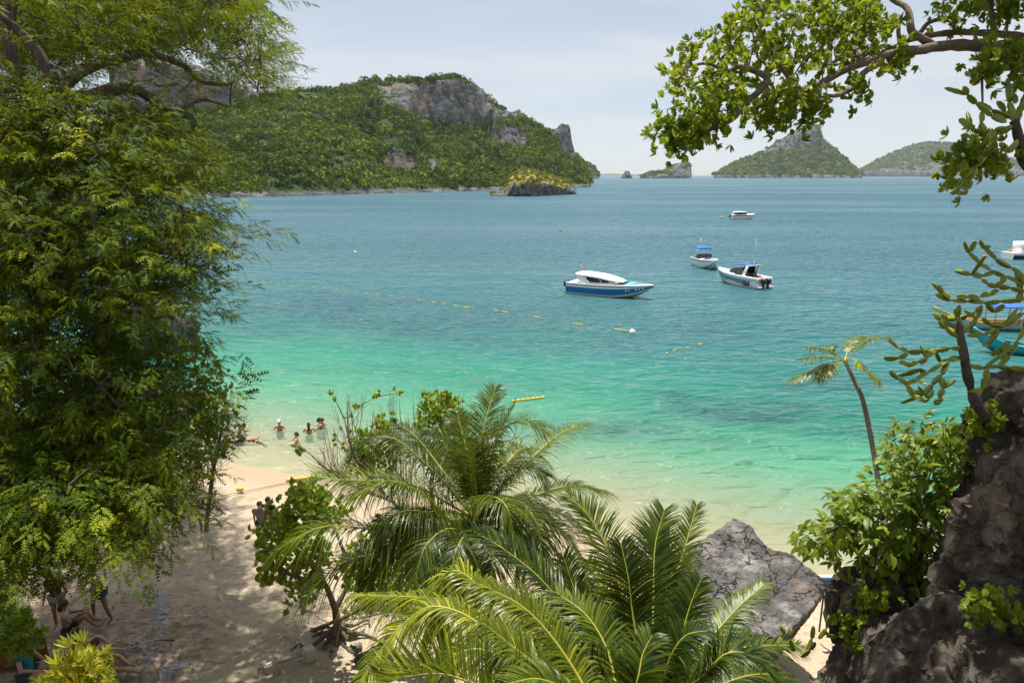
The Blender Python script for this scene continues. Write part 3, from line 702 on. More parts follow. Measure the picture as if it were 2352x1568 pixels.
scl = rng.uniform(0.75, 1.2, N) * np.repeat(np.where(outer, 1.8, np.where(over, 1.5, 1.0)), cnt)
V, F, A = place(SPRIGS, rng.randint(0, 6, N), Rm, pos, scl, rn, rng, .08, 3)
# the thick inside of the crown, coarser, its inner shade put into darker leaf tones
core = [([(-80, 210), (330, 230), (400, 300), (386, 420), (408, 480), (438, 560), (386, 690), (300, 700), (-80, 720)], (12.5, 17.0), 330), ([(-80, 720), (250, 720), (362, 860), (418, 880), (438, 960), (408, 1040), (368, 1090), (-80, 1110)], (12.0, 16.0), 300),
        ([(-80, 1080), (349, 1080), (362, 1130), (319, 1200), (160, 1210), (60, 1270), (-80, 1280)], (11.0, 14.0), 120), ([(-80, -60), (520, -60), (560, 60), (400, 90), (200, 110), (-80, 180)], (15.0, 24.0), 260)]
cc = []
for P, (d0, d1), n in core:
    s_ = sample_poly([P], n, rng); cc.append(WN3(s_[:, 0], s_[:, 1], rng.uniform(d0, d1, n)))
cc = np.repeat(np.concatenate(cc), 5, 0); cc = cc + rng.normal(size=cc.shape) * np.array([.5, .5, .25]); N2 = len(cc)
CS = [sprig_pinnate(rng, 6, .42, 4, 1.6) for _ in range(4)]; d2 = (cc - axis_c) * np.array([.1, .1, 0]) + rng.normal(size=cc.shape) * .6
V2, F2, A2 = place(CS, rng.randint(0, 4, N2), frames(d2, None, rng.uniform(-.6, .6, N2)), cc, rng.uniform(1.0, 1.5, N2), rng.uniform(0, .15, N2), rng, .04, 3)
F = [np.concatenate([F[0], F2[0] + len(V)])]; V = np.concatenate([V, V2]); A = np.concatenate([A, A2])
mk('crown', mesh_np('crown', local(tree1, V), F, M_TAM, {'rnd': A}), tree1, kind='stuff')

# ------------------------------------------------------------------ the leaning tree that reaches in at the top right
def Z7(x, y, D): return np.array(W(1493 + x * .3653, y * .3653, D))
M_ROS = leaf_mat('glossy_round_leaves', (0.045, 0.100, 0.006), (0.29, 0.36, 0.014), (0.40, 0.46, 0.03), tfac=0.40, rough=0.42, spec=0.3, yellow=(0.32, 0.34, 0.04))
rng = np.random.RandomState(21)
rb = np.array(W(2660, 900, 7.6)); rb[2] -= 0.6
tree2 = empty('leaning_tree', tuple(rb), label='leaning tree whose long pale bough reaches across the sky', cat='tree')
def ZL(l, n=4): return limb_pts([Z7(*p) for p in l], n)
tr = limb_pts([rb, np.array(W(2640, 650, 7.4)), np.array(W(2590, 380, 7.2)), np.array(W(2500, 180, 7.0)), Z7(2352, 262, 6.9)], 4)
L2 = [tr, ZL([(2352, 262, 6.9), (2250, 285, 6.8), (2050, 290, 6.7), (1850, 285, 6.6), (1700, 312, 6.5), (1500, 340, 6.45), (1350, 392, 6.4), (1250, 432, 6.35), (1150, 482, 6.3), (1080, 522, 6.3), (950, 577, 6.3), (830, 602, 6.3), (760, 580, 6.3), (720, 545, 6.3)]),
    ZL([(2352, 240, 6.9), (2200, 216, 7.1), (2000, 205, 7.3), (1850, 210, 7.4), (1730, 230, 7.5), (1600, 262, 7.5), (1500, 310, 7.4)]),
    ZL([(1780, 288, 6.6), (1660, 215, 6.5), (1640, 180, 6.5), (1620, 60, 6.6), (1530, 0, 6.7), (1440, -80, 6.8)]),
    ZL([(2165, 255, 6.75), (2150, 100, 6.7), (2140, 0, 6.7), (2100, -160, 6.7)]), ZL([(2240, 260, 6.8), (2245, 150, 6.9), (2262, 60, 7.0), (2300, -40, 7.0)]),
    ZL([(1460, 375, 6.43), (1340, 460, 6.3), (1280, 550, 6.2), (1180, 600, 6.1), (1100, 600, 6.0)]),
    ZL([(720, 545, 6.3), (740, 490, 6.3), (640, 440, 6.25), (560, 420, 6.2), (480, 450, 6.1), (380, 460, 6.0)]),
    ZL([(720, 545, 6.3), (600, 650, 6.2), (520, 750, 6.1), (400, 800, 6.0), (300, 870, 6.0), (180, 890, 6.0)]),
    ZL([(1150, 482, 6.3), (1120, 380, 6.4), (1130, 250, 6.5), (1080, 120, 6.6), (1150, 20, 6.7)]),
    ZL([(1590, 330, 6.5), (1560, 200, 6.4), (1580, 100, 6.4)]), ZL([(1700, 205, 7.4), (1760, 140, 7.4), (1880, 115, 7.5), (1990, 130, 7.5)]),
    ZL([(950, 577, 6.3), (820, 420, 6.5), (700, 260, 6.6), (640, 130, 6.7)]), ZL([(1350, 392, 6.4), (1280, 300, 6.6), (1300, 120, 6.8), (1250, 0, 6.9)]),
    ZL([(480, 450, 6.1), (360, 400, 6.1), (240, 420, 6.1)]), ZL([(2352, 262, 6.9), (2420, 420, 6.6), (2300, 430, 6.3), (2180, 430, 6.2)]),
    ZL([(2140, 0, 6.7), (1900, -160, 6.6), (1700, -260, 6.4)])]
mb = MB(); mb.tube(tr, np.linspace(.16, .062, len(tr)), 12, noise=.5)
r0s = [(.058, .022), (.045, .02), (.042, .02), (.034, .014), (.02, .01), (.035, .013), (.035, .014), (.032, .012), (.035, .014), (.03, .012), (.03, .012), (.03, .012), (.03, .012), (.02, .01), (.05, .014), (.05, .02)]
for L, (a, b) in zip(L2[1:], r0s): mb.tube(L, np.linspace(a, b, len(L)), 9, noise=.6)
mb.build('trunk', M_BARKR, tree2, True).data.transform(Matrix.Translation(-Vector(rb)))
zones2 = [
    ([(590, 60), (640, -60), (1500, -60), (1560, 60), (1560, 300), (1350, 370), (1200, 420), (1080, 500), (950, 560), (800, 590), (700, 520), (560, 400), (430, 440), (150, 540), (110, 505), (140, 370), (270, 250), (470, 170)], (5.7, 7.1), 190),
    ([(130, 560), (430, 470), (720, 560), (620, 640), (600, 760), (500, 700), (440, 760), (250, 700), (150, 690)], (5.7, 6.5), 46),
    ([(90, 750), (230, 740), (300, 800), (400, 790), (560, 870), (400, 830), (300, 860), (230, 900), (115, 960), (80, 830)], (5.85, 6.15), 40),
    ([(620, 650), (800, 610), (1000, 580), (1140, 600), (1130, 660), (1000, 760), (900, 800), (760, 760), (740, 840), (680, 800)], (5.8, 6.5), 48),
    ([(1300, 530), (1360, 500), (1400, 540), (1390, 600), (1320, 600)], (6.0, 6.3), 10),
    ([(1700, 50), (1800, 20), (2000, 130), (1950, 190), (1850, 150)], (7.2, 7.6), 9),
    ([(1480, 330), (1640, 330), (1640, 370), (1500, 420)], (6.4, 6.9), 12),
    ([(1800, -60), (2352, -60), (2352, 130), (2200, 160), (2050, 100), (1900, 60)], (6.3, 7.2), 34),
    ([(2080, 350), (2200, 330), (2380, 300), (2380, 520), (2230, 500), (2060, 480)], (6.0, 6.6), 42),
    ([(1830, 1010), (1950, 900), (2100, 880), (2250, 1000), (2230, 1090), (2000, 1100), (1850, 1110)], (5.9, 6.4), 40),
    ([(1700, -1500), (3600, -1500), (3600, 200), (2520, 200), (2420, -120), (1700, -120)], (5.6, 10.5), 330)]
cp = []
for P, (d0, d1), n in zones2:
    s = sample_poly([P], n, rng); D = rng.uniform(d0, d1, n); cp.append(WN3(1493 + s[:, 0] * .3653, s[:, 1] * .3653, D))
nz = [len(c_) for c_ in cp]; outer = np.repeat(np.arange(len(nz)) == len(nz) - 1, nz); cp = np.concatenate(cp)
mb = grow(L2, cp, rng, 0.0035, 0.016, 0.03, 0.16, 4)
mb.build('twigs', M_BARKR, tree2, kind='stuff').data.transform(Matrix.Translation(-Vector(rb)))
ROS = [rosette(rng, 7, .072, .017, OBOV, (0.25, 1.2)) for _ in range(6)]
n = 4; pos = np.repeat(cp, n, 0) + rng.normal(size=(len(cp) * n, 3)) * .085; pos[::n] = cp
dr_ = rng.normal(size=pos.shape) * .8 + np.array([-.35, 0, .45]); N = len(pos)
sc2 = rng.uniform(.75, 1.2, N) * np.where(np.repeat(outer, n), 2.5, 1)
rn = np.clip(np.repeat(rng.uniform(.1, .6, len(cp)), n) + rng.uniform(-.2, .25, N), 0, .9)
V, F, A = place(ROS, rng.randint(0, 6, N), frames(dr_), pos, sc2, rn, rng, .15, 12)
mk('crown', mesh_np('crown', local(tree2, V), F, M_ROS, {'rnd': A}), tree2, kind='stuff')

# ------------------------------------------------------------------ rock: cliff at the right, tilted boulder, small stones
def limestone(name, sc_=1.0, a=(0.10, 0.092, 0.088), b=(0.30, 0.275, 0.25), dark=(0.028, 0.026, 0.026), ochre=(0.30, 0.20, 0.12), ck=.85):
    q = NT(name); p = q.pos()
    n = q.noise(1.4 * sc_, 8, 0.68, p); v = q.n('ShaderNodeTexVoronoi', {'Vector': q.n('ShaderNodeVectorMath', {0: p, 1: q.n('ShaderNodeTexNoise', {'Vector': p, 'Scale': 2.0 * sc_, 'Detail': 4}).outputs['Color']}, operation='ADD').outputs[0], 'Scale': 1.7 * sc_}, feature='DISTANCE_TO_EDGE').outputs[0]
    c = q.mix(q.ramp(n, [(0.32, (0, 0, 0)), (0.68, (1, 1, 1))]), a, b)
    c = q.mix(q.ramp(q.noise(0.8 * sc_, 5, .65, q.mapping(p, (1.6, 1.6, .25))), [(0.46, (1, 1, 1)), (0.60, (0, 0, 0))]), c, tuple(x * .75 for x in a))
    c = q.mix(q.math('MULTIPLY', q.ramp(q.noise(0.7 * sc_, 4, .6, q.mapping(p, loc=(5, 9, 2))), [(0.58, (0, 0, 0)), (0.72, (1, 1, 1))]), .28), c, ochre)
    crack = q.math('MULTIPLY', q.ramp(v, [(0.0, (1, 1, 1)), (0.05, (0, 0, 0))]), q.ramp(q.noise(1.1 * sc_, 3, .5, q.mapping(p, loc=(3, 1, 8))), [(0.40, (0, 0, 0)), (0.52, (1, 1, 1))]))
    c = q.mix(q.math('MULTIPLY', crack, ck), c, dark)
    fine = q.noise(9 * sc_, 8, 0.75, p)
    h = q.math('ADD', q.math('MULTIPLY', crack, -1.4 * ck), q.math('ADD', q.math('MULTIPLY', fine, .35), q.math('MULTIPLY', n, .8)))
    return q.done(q.bsdf(c, 0.92, q.bump(h, 0.95, 0.10 / sc_), 0.25))
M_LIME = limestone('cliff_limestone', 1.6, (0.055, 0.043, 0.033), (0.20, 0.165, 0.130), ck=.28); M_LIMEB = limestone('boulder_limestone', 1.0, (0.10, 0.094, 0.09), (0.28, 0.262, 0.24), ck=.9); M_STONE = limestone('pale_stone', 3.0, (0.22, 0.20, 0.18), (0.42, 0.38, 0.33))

def remeshed(solids, voxel, rough, name, mat, parent, seed=0, freq=1.2, sub=True):
    """several solids fused into one mass and weathered"""
    me = solids.mesh('tmp'); o = bpy.data.objects.new('tmp', me); col.objects.link(o)
    md = o.modifiers.new('r', 'REMESH'); md.mode = 'VOXEL'; md.voxel_size = voxel
    dg = bpy.context.evaluated_depsgraph_get(); ev = o.evaluated_get(dg); m2 = bpy.data.meshes.new_from_object(ev)
    bpy.data.objects.remove(o)
    n = len(m2.vertices); co = np.empty(n * 3); m2.vertices.foreach_get('co', co); co = co.reshape(-1, 3)
    no = np.empty(n * 3); m2.vertices.foreach_get('normal', no); no = no.reshape(-1, 3)
    big = fbm(co * freq + seed, 4, .55, True) * rough; fl = fbm(co * np.array([3.2, 3.2, 1.1]) * freq + seed + 7, 4, .6, True) * rough * .75
    # stepped, blocky weathering
    st = np.round(fbm(co * freq * .8 + seed + 20, 3) * 7) / 7 * rough * .9
    pit = -np.abs(fbm(co * 7.0 * freq + seed + 3, 3, .6)) * rough * .30
    co = co + no * (big + fl + st + pit)[:, None]
    m2.vertices.foreach_set('co', (co - np.array(parent.location if parent else (0, 0, 0))).ravel()); m2.materials.clear(); m2.materials.append(mat)
    m2.name = name; m2.update()
    return m2
cl = empty('limestone_cliff', tuple(W(2480, 1900, 7.0)), label='rugged shaded limestone cliff at the right edge below the cactus', cat='cliff')
s = MB()
for (px, py, D, rx, ry, rz) in ((2430, 1150, 7.0, .80, .9, 1.15), (2480, 1420, 6.6, 1.15, 1.0, 1.4), (2390, 1560, 6.4, 1.0, .9, 1.0), (2350, 1330, 7.0, .62, .8, .75), (2260, 1700, 6.3, 1.0, 1.0, 1.1), (2420, 960, 7.3, .52, .8, .42), (2335, 1000, 7.4, .30, .5, .38), (2700, 1000, 7.6, 1.2, 1.2, 1.2),
                                (2245, 1440, 7.2, .36, .5, .55), (2090, 1450, 7.9, .55, .6, .38), (2010, 1420, 8.2, .42, .6, .62), (2060, 1600, 7.8, .60, .8, .48), (2000, 1640, 7.8, .42, .7, .66), (2120, 1620, 7.4, .8, .8, .70), (2000, 1790, 7.6, .70, .9, .8), (2400, 2000, 6.8, 2.4, 1.6, 2.4), (2500, 2700, 7.5, 3.2, 2.2, 3.2), (2700, 3600, 8, 3.5, 2.4, 3.2),
                                (2800, 700, 8.4, 1.3, 1.3, 1.6), (2100, 2100, 7.5, 1.3, 1.3, 1.8), (2000, 2700, 8.0, 1.6, 1.5, 2.2)):
    s.ball(W(px, py, D), (rx, ry, rz), 9, 7, amp=.9, seed=px * .01)
mk('rock_face', remeshed(s, 0.062, 0.27, 'rock_face', M_LIME, cl, 3, 1.25), cl)

bd = empty('tilted_boulder', tuple(G(1720, 1480, 0.6)), label='big angular tilted limestone boulder on the shore behind the palms', cat='boulder')
topf = [W(1688, 1190, 18.6), W(1728, 1212, 18.3), W(1762, 1262, 17.8), W(1822, 1275, 17.4), W(1900, 1340, 16.9), W(1868, 1392, 15.8), W(1800, 1462, 14.8), W(1690, 1452, 14.6), W(1596, 1440, 14.8), W(1588, 1262, 17.4)]
bot = [p + Vector((-0.35, 1.0, -2.3)) for p in topf]
bmx = bmesh.new()
vs = [bmx.verts.new(p) for p in topf + bot]
n = len(topf); bmx.faces.new(vs[:n]); bmx.faces.new(vs[n:][::-1])
for i in range(n): bmx.faces.new([vs[i], vs[n + i], vs[n + (i + 1) % n], vs[(i + 1) % n]])
bmesh.ops.recalc_face_normals(bmx, faces=bmx.faces); bmesh.ops.triangulate(bmx, faces=bmx.faces)
tmp = bpy.data.meshes.new('t'); bmx.to_mesh(tmp); bmx.free()
s = MB(); s.add([v.co[:] for v in tmp.vertices], [list(p.vertices) for p in tmp.polygons])
bm_ = remeshed(s, 0.05, 0.10, 'tilted_boulder', M_LIMEB, bd, 9, 1.6); mk('rock_body', bm_, bd)
M_POST = plain('dark_post', (0.03, 0.03, 0.035)); M_PANEL = plain('sign_panel_blue', (0.03, 0.09, 0.25)); M_WHITE = plain('white_paint', (0.78, 0.78, 0.76), .4, .05)
g = G(1884, 1428, 0.9); sg = empty('beach_sign', tuple(g), label='small blue and white sign on a thin post beside the boulder', cat='sign')
m = MB(); m.tube([(0, 0, -.3), (0, 0, 1.35)], .025, 8); m.build('post', M_POST, sg)
m = MB(); m.box((.05, 0, 1.30), (.55, .03, .34)); m.build('panel', M_WHITE, sg); m = MB(); m.box((.08, -.02, 1.28), (.42, .02, .24)); m.build('face_print', M_PANEL, sg)

# ------------------------------------------------------------------ palms
def frond_mat(name, a, b, y):
    return leaf_mat(name, a, b, (0.34, 0.40, 0.03), tfac=0.26, rough=0.38, spec=0.28, yellow=y)
M_PALM = frond_mat('palm_leaflets', (0.008, 0.025, 0.002), (0.115, 0.155, 0.006), (0.30, 0.31, 0.012))
M_PALMY = frond_mat('young_palm_leaflets', (0.010, 0.030, 0.002), (0.150, 0.185, 0.007), (0.34, 0.34, 0.014))
M_RACH = plain('palm_rib', (0.34, 0.32, 0.05), .4, .2); M_RACHB = plain('palm_rib_dry', (0.26, 0.20, 0.07), .6)
M_PTRUNK = bark('palm_trunk_bark', (0.13, 0.10, 0.075), (0.30, 0.25, 0.19), 7, (1, 1, 4))
M_DEAD = leaf_mat('dry_palm_leaf', (0.13, 0.085, 0.04), (0.33, 0.24, 0.13), tfac=.25, rough=.7, spec=.15)
def bez(P, n):
    return limb_pts(P, n)
def frond(parent, pts, Lmax, rng, n=85, roll=0.0, droop=0.5, fold=0.5, mat=None, rib=None, rw=0.018, lw=0.0108, tone=0.4, t0=0.14, ragged=0.0):
    """pts: world control points along the rib, base first. Leaflets on both sides, drooping under their weight."""
    C = bez([np.array(p) for p in pts], 10); seg = np.linalg.norm(np.diff(C, axis=0), axis=1); s = np.concatenate([[0], np.cumsum(seg)]); s /= s[-1]
    t = np.linspace(t0, 0.995, n); B = np.stack([np.interp(t, s, C[:, k]) for k in range(3)], -1)
    T = np.gradient(C, axis=0); T /= np.linalg.norm(T, axis=1)[:, None]; Tt = np.stack([np.interp(t, s, T[:, k]) for k in range(3)], -1); Tt /= np.linalg.norm(Tt, axis=1)[:, None]
    S = np.cross(Tt, np.array([0, 0, 1.0])); S /= np.linalg.norm(S, axis=1)[:, None] + 1e-6
    # keep the side direction continuous where the rib turns over
    for i in range(1, n):
        if S[i] @ S[i - 1] < 0: S[i] = -S[i]
    Nn = np.cross(S, Tt)
    if Nn[n // 3, 2] < 0: Nn = -Nn
    V, F, A = [], [], []; o = 0
    prof = np.clip(np.sin(np.clip((t - t0 + .10) / (1.06 - t0 + .10), 0, 1) * math.pi) ** 0.55, 0.15, 1)
    for sd in (-1, 1):
        for i in range(n):
            L = Lmax * prof[i] * rng.uniform(.88, 1.06); ang = 0.95 - 0.55 * t[i] + rng.normal() * .07
            if ragged and rng.uniform() < ragged: L *= rng.uniform(.2, .7)
            r = roll + rng.uniform(-.10, .10)
            side = S[i] * sd * math.cos(r * sd) + Nn[i] * math.sin(r * sd) * 1.0
            d = side * math.sin(ang + .25) + Tt[i] * math.cos(ang + .25) + Nn[i] * fold * rng.uniform(.7, 1.2)
            d /= np.linalg.norm(d)
            wv = np.cross(d, Nn[i]); wv /= np.linalg.norm(wv) + 1e-6
            dr = droop * rng.uniform(.6, 1.5)
            k = 5; u = np.linspace(0, 1, k)[:, None]
            c_ = B[i] + d * L * u + np.array([0, 0, -1.0]) * (dr * L * .55 * u ** 2.2)
            w = lw * np.array([.55, 1.0, .9, .55, .06])[:, None]
            if rng.uniform() < .10: wv = wv * .6 + Nn[i] * .8
            v = np.concatenate([c_ - wv * w, c_ + wv * w]); V.append(v)
            F.append(np.array([[j, j + 1, j + 1 + k, j + k] for j in range(k - 1)]) + o); o += 2 * k
            A.append(np.full(2 * k, np.clip(tone - .06 + rng.uniform(-.34, .34) + (.25 if rng.uniform() < .06 else 0), 0, 1)))
    V = np.concatenate(V); lo = parent.location
    f = mk('frond', mesh_np('frond', V - np.array(lo), np.concatenate(F), mat or M_PALM, {'rnd': np.concatenate(A)}), parent)
    m = MB(); m.tube(C - np.array(lo), np.interp(s, [0, .08, .3, 1], [rw * 2.0, rw * 1.3, rw, rw * .18]), 6); m.build('rib', rib or M_RACH, f, True)
    return f
def px_path(lst): return [np.array(W(*p)) for p in lst]

def Z2(x, y, D): return (574 + x * .358, 857.6 + y * .358, D)
def Z3(x, y, D): return (612.6 + x * .5534, 1148.5 + y * .5534, D)
rng = np.random.RandomState(33)
# palm behind: crown over the beach
pa_top = np.array(W(1086, 1195, 13.2)); pa_base = np.array([pa_top[0] + .15, pa_top[1] + .5, gz(pa_top[0], pa_top[1]) - .2])
palmA = empty('coconut_palm', tuple(pa_base), label='tall coconut palm with a full spreading crown in front of the bare shrub', cat='palm', group='coconut palms over the beach')
tp = limb_pts([pa_base, pa_base * .6 + pa_top * .4 + [.1, 0, 0], pa_top + [0, 0, .1]], 10)
m = MB(); m.tube(tp - pa_base, np.linspace(.17, .11, len(tp)), 12, noise=.25); m.build('trunk', M_PTRUNK, palmA, True)
m = MB()
for k in range(7):
    a = k * .9; p = pa_top + np.array([math.cos(a) * .22, math.sin(a) * .22, -.10 - .05 * (k % 3)]); m.ball(p - pa_base, (.10, .10, .13), 10, 8)
m.build('coconuts', plain('young_coconut', (0.16, 0.19, 0.03), .4), palmA, True)['kind'] = 'stuff'
Acr = Z2(1440, 930, 13.2)
FA = [  # control points (zoom px, depth), leaflet length, droop, roll, tone
    ([(1460, 700, 13.3), (1500, 350, 13.6), (1575, 90, 14.1)], .75, .45, 0, .45), ([(1500, 700, 13.1), (1600, 400, 13.0), (1740, 300, 12.9), (1890, 350, 12.8)], .80, .6, 0, .5),
    ([(1600, 760, 13.5), (1830, 520, 14.1), (2000, 380, 14.6), (2160, 320, 15.0)], .75, .7, .1, .62), ([(1620, 850, 13.2), (1800, 790, 13.3), (2050, 720, 13.5), (2280, 760, 13.7)], .85, .65, .2, .42),
    ([(1300, 760, 13.0), (1150, 600, 12.8), (930, 420, 12.7), (740, 430, 12.7), (640, 560, 12.7)], .85, .9, 0, .25), ([(1250, 820, 12.8), (1060, 720, 12.4), (820, 690, 12.1), (600, 680, 11.9), (420, 660, 11.8)], .80, .55, .3, .6),
    ([(1280, 950, 12.6), (1120, 780, 12.2), (930, 690, 11.9), (800, 720, 11.7), (640, 790, 11.6)], .85, .9, 0, .55),
    ([(1340, 1150, 12.6), (1100, 1090, 12.2), (820, 1010, 11.8), (560, 975, 11.5), (380, 1010, 11.3), (170, 1130, 11.2)], .95, 1.05, 0, .62), ([(1250, 1180, 12.5), (900, 1150, 12.2), (620, 1200, 12.0), (450, 1330, 11.9), (340, 1460, 11.9)], .85, .9, .1, .3),
    ([(1480, 840, 12.6), (1560, 790, 12.0), (1650, 860, 11.6), (1700, 1050, 11.5)], .85, 1.0, .2, .5), ([(1560, 860, 12.8), (1720, 820, 12.4), (1840, 960, 12.1), (1880, 1180, 12.0)], .8, 1.0, 0, .35),
    ([(1420, 700, 13.6), (1380, 450, 14.0), (1330, 260, 14.4)], .70, .35, 0, .35), ([(1380, 820, 13.4), (1220, 600, 13.9), (1080, 420, 14.3), (960, 330, 14.6)], .75, .5, 0, .3),
    ([(1400, 1000, 12.4), (1250, 1000, 11.8), (1120, 1120, 11.4), (1060, 1330, 11.2)], .80, 1.0, 0, .25), ([(1420, 1020, 12.2), (1360, 1060, 11.5), (1310, 1180, 11.2), (1290, 1340, 11.1)], .75, 1.0, .1, .3),
    ([(1300, 1050, 12.6), (1050, 1060, 12.3), (850, 1180, 12.1), (760, 1350, 12.0)], .80, 1.0, 0, .22), ([(1480, 1000, 12.4), (1520, 1000, 11.8), (1560, 1150, 11.4), (1540, 1350, 11.3)], .75, 1.0, 0, .3),
    ([(1600, 900, 13.0), (1800, 900, 12.9), (1990, 990, 12.9), (2100, 1150, 13.0)], .85, .95, .1, .4), ([(1500, 760, 13.6), (1660, 560, 14.1), (1760, 480, 14.6), (1880, 560, 15.0)], .7, .7, 0, .4), ([(1350, 900, 12.8), (1200, 880, 12.3), (1080, 920, 12.0), (980, 1060, 11.8)], .8, .9, 0, .4),
    ([(1470, 720, 13.1), (1540, 480, 12.9), (1640, 300, 12.8), (1700, 200, 12.7)], .75, .5, 0, .5),
    ([(1400, 760, 13.0), (1330, 560, 12.8), (1240, 420, 12.6), (1120, 380, 12.5)], .75, .7, 0, .2), ([(1560, 800, 13.0), (1700, 640, 12.8), (1800, 600, 12.7), (1900, 660, 12.6)], .75, .8, 0, .25), ([(1330, 960, 12.5), (1160, 900, 12.1), (1000, 880, 11.8), (820, 950, 11.6)], .8, 1.0, 0, .2), ([(1440, 760, 12.9), (1430, 560, 12.6), (1480, 420, 12.4), (1560, 400, 12.2)], .7, .7, 0, .15),
    ([(1520, 960, 12.6), (1640, 940, 12.2), (1740, 1040, 12.0), (1780, 1220, 11.9)], .75, 1.0, 0, .15), ([(1260, 1000, 12.8), (1020, 960, 12.6), (800, 1080, 12.4), (700, 1250, 12.3)], .8, 1.0, 0, .15), ([(1620, 880, 13.4), (1850, 860, 13.7), (2040, 920, 14.0), (2180, 1040, 14.2)], .8, .9, 0, .2)]
for pts, L, dp, rl, tn in FA:
    frond(palmA, [np.array(W(*Acr))] + [np.array(W(*Z2(*p))) for p in pts], L, rng, 115, rl, dp * 1.4, .30, tone=tn, ragged=.07)
frond(palmA, [np.array(W(*Acr))] + [np.array(W(*Z2(*p))) for p in [(1430, 1050, 12.9), (1400, 1200, 12.8), (1390, 1380, 12.8)]], .5, rng, 50, 0, 1.2, .2, mat=M_DEAD, rib=M_RACHB, tone=.4)

def front_palm(name, label, cz, D, data, lean, matf, lmul=1.0, tr=.13):
    c = np.array(W(*Z3(cz[0], cz[1], D))); b = np.array([c[0] + lean[0], c[1] + lean[1], 0]); b[2] = max(gz(b[0], b[1]), hill_z(b[0], b[1]) if b[1] < 9.5 else -5) - .3
    o = empty(name, tuple(b), label=label, cat='palm', group='coconut palms over the beach')
    t = limb_pts([b, b * .5 + c * .5 + np.array([lean[0] * .1, 0, 0]), c], 10); m = MB(); m.tube(t - b, np.linspace(tr, tr * .7, len(t)), 12, noise=.25); m.build('trunk', M_PTRUNK, o, True)
    for pts, L, dp, rl, tn, *ex in data:
        frond(o, [c] + [np.array(W(*Z3(*p))) for p in pts], L * lmul, rng, ex[0] if ex else 138, rl, dp * 1.45, ex[1] if len(ex) > 1 else .30, mat=matf, tone=tn, ragged=.07)
    return o, c
FB = [([(1600, 700, 9.2), (1605, 400, 9.6), (1612, 190, 9.9), (1650, 40, 10.2)], .72, .30, 0, .28), ([(1640, 680, 9.6), (1690, 380, 10.3), (1740, 180, 10.7), (1785, 20, 11.1)], .55, .35, 0, .45), ([(1560, 700, 9.3), (1490, 460, 9.6), (1430, 240, 9.9), (1340, 70, 10.2), (1250, -20, 10.4)], .78, .40, 0, .45),
      ([(1500, 740, 9.0), (1300, 520, 8.9), (1130, 320, 8.9), (980, 200, 9.0), (860, 130, 9.1)], .70, .40, 0, .15), ([(1700, 720, 9.5), (1850, 560, 9.9), (1960, 440, 10.2), (2070, 345, 10.5)], .55, .6, 0, .55), ([(1740, 780, 9.2), (1850, 680, 9.4), (1980, 610, 9.6), (2210, 600, 9.8)], .60, .7, .1, .45),
      ([(1700, 800, 8.6), (1800, 740, 8.4), (1900, 640, 8.3), (2000, 640, 8.3), (2120, 720, 8.3)], .65, .5, 0, .2), ([(1560, 720, 9.6), (1380, 520, 10.0), (1260, 420, 10.3), (1180, 330, 10.6), (1120, 260, 10.8)], .75, .5, 0, .5), ([(1540, 760, 9.8), (1460, 560, 10.6), (1400, 380, 11.1), (1330, 250, 11.5)], .75, .5, 0, .6),
      ([(1750, 860, 8.8), (1900, 760, 9.0), (2050, 720, 9.2), (2180, 740, 9.4)], .6, .7, 0, .35), ([(1660, 720, 9.0), (1720, 560, 9.1), (1760, 430, 9.2), (1800, 330, 9.3)], .55, .4, 0, .2), ([(1580, 740, 8.6), (1440, 620, 8.2), (1330, 560, 8.0), (1240, 560, 7.9)], .65, .5, 0, .2),
      ([(1620, 700, 9.4), (1660, 420, 9.9), (1640, 220, 10.2), (1590, 110, 10.4)], .62, .35, 0, .15), ([(1560, 700, 9.0), (1520, 480, 9.2), (1500, 320, 9.3), (1470, 180, 9.5)], .68, .4, 0, .12), ([(1520, 720, 9.3), (1380, 560, 9.4), (1290, 400, 9.6), (1230, 230, 9.8)], .70, .5, 0, .2),
      ([(1640, 760, 8.4), (1680, 640, 8.3), (1740, 560, 8.3), (1830, 540, 8.3)], .6, .7, 0, .15), ([(1700, 760, 9.8), (1830, 640, 10.3), (1900, 560, 10.6), (1990, 540, 10.9)], .55, .8, 0, .3), ([(1500, 780, 8.5), (1380, 680, 8.0), (1280, 640, 7.7), (1160, 680, 7.5)], .6, .8, 0, .25)]
front_palm('coconut_palm', 'coconut palm with steep dark fronds rising before the tilted boulder', (1600, 860), 9.0, FB, (.35, .9), M_PALM)
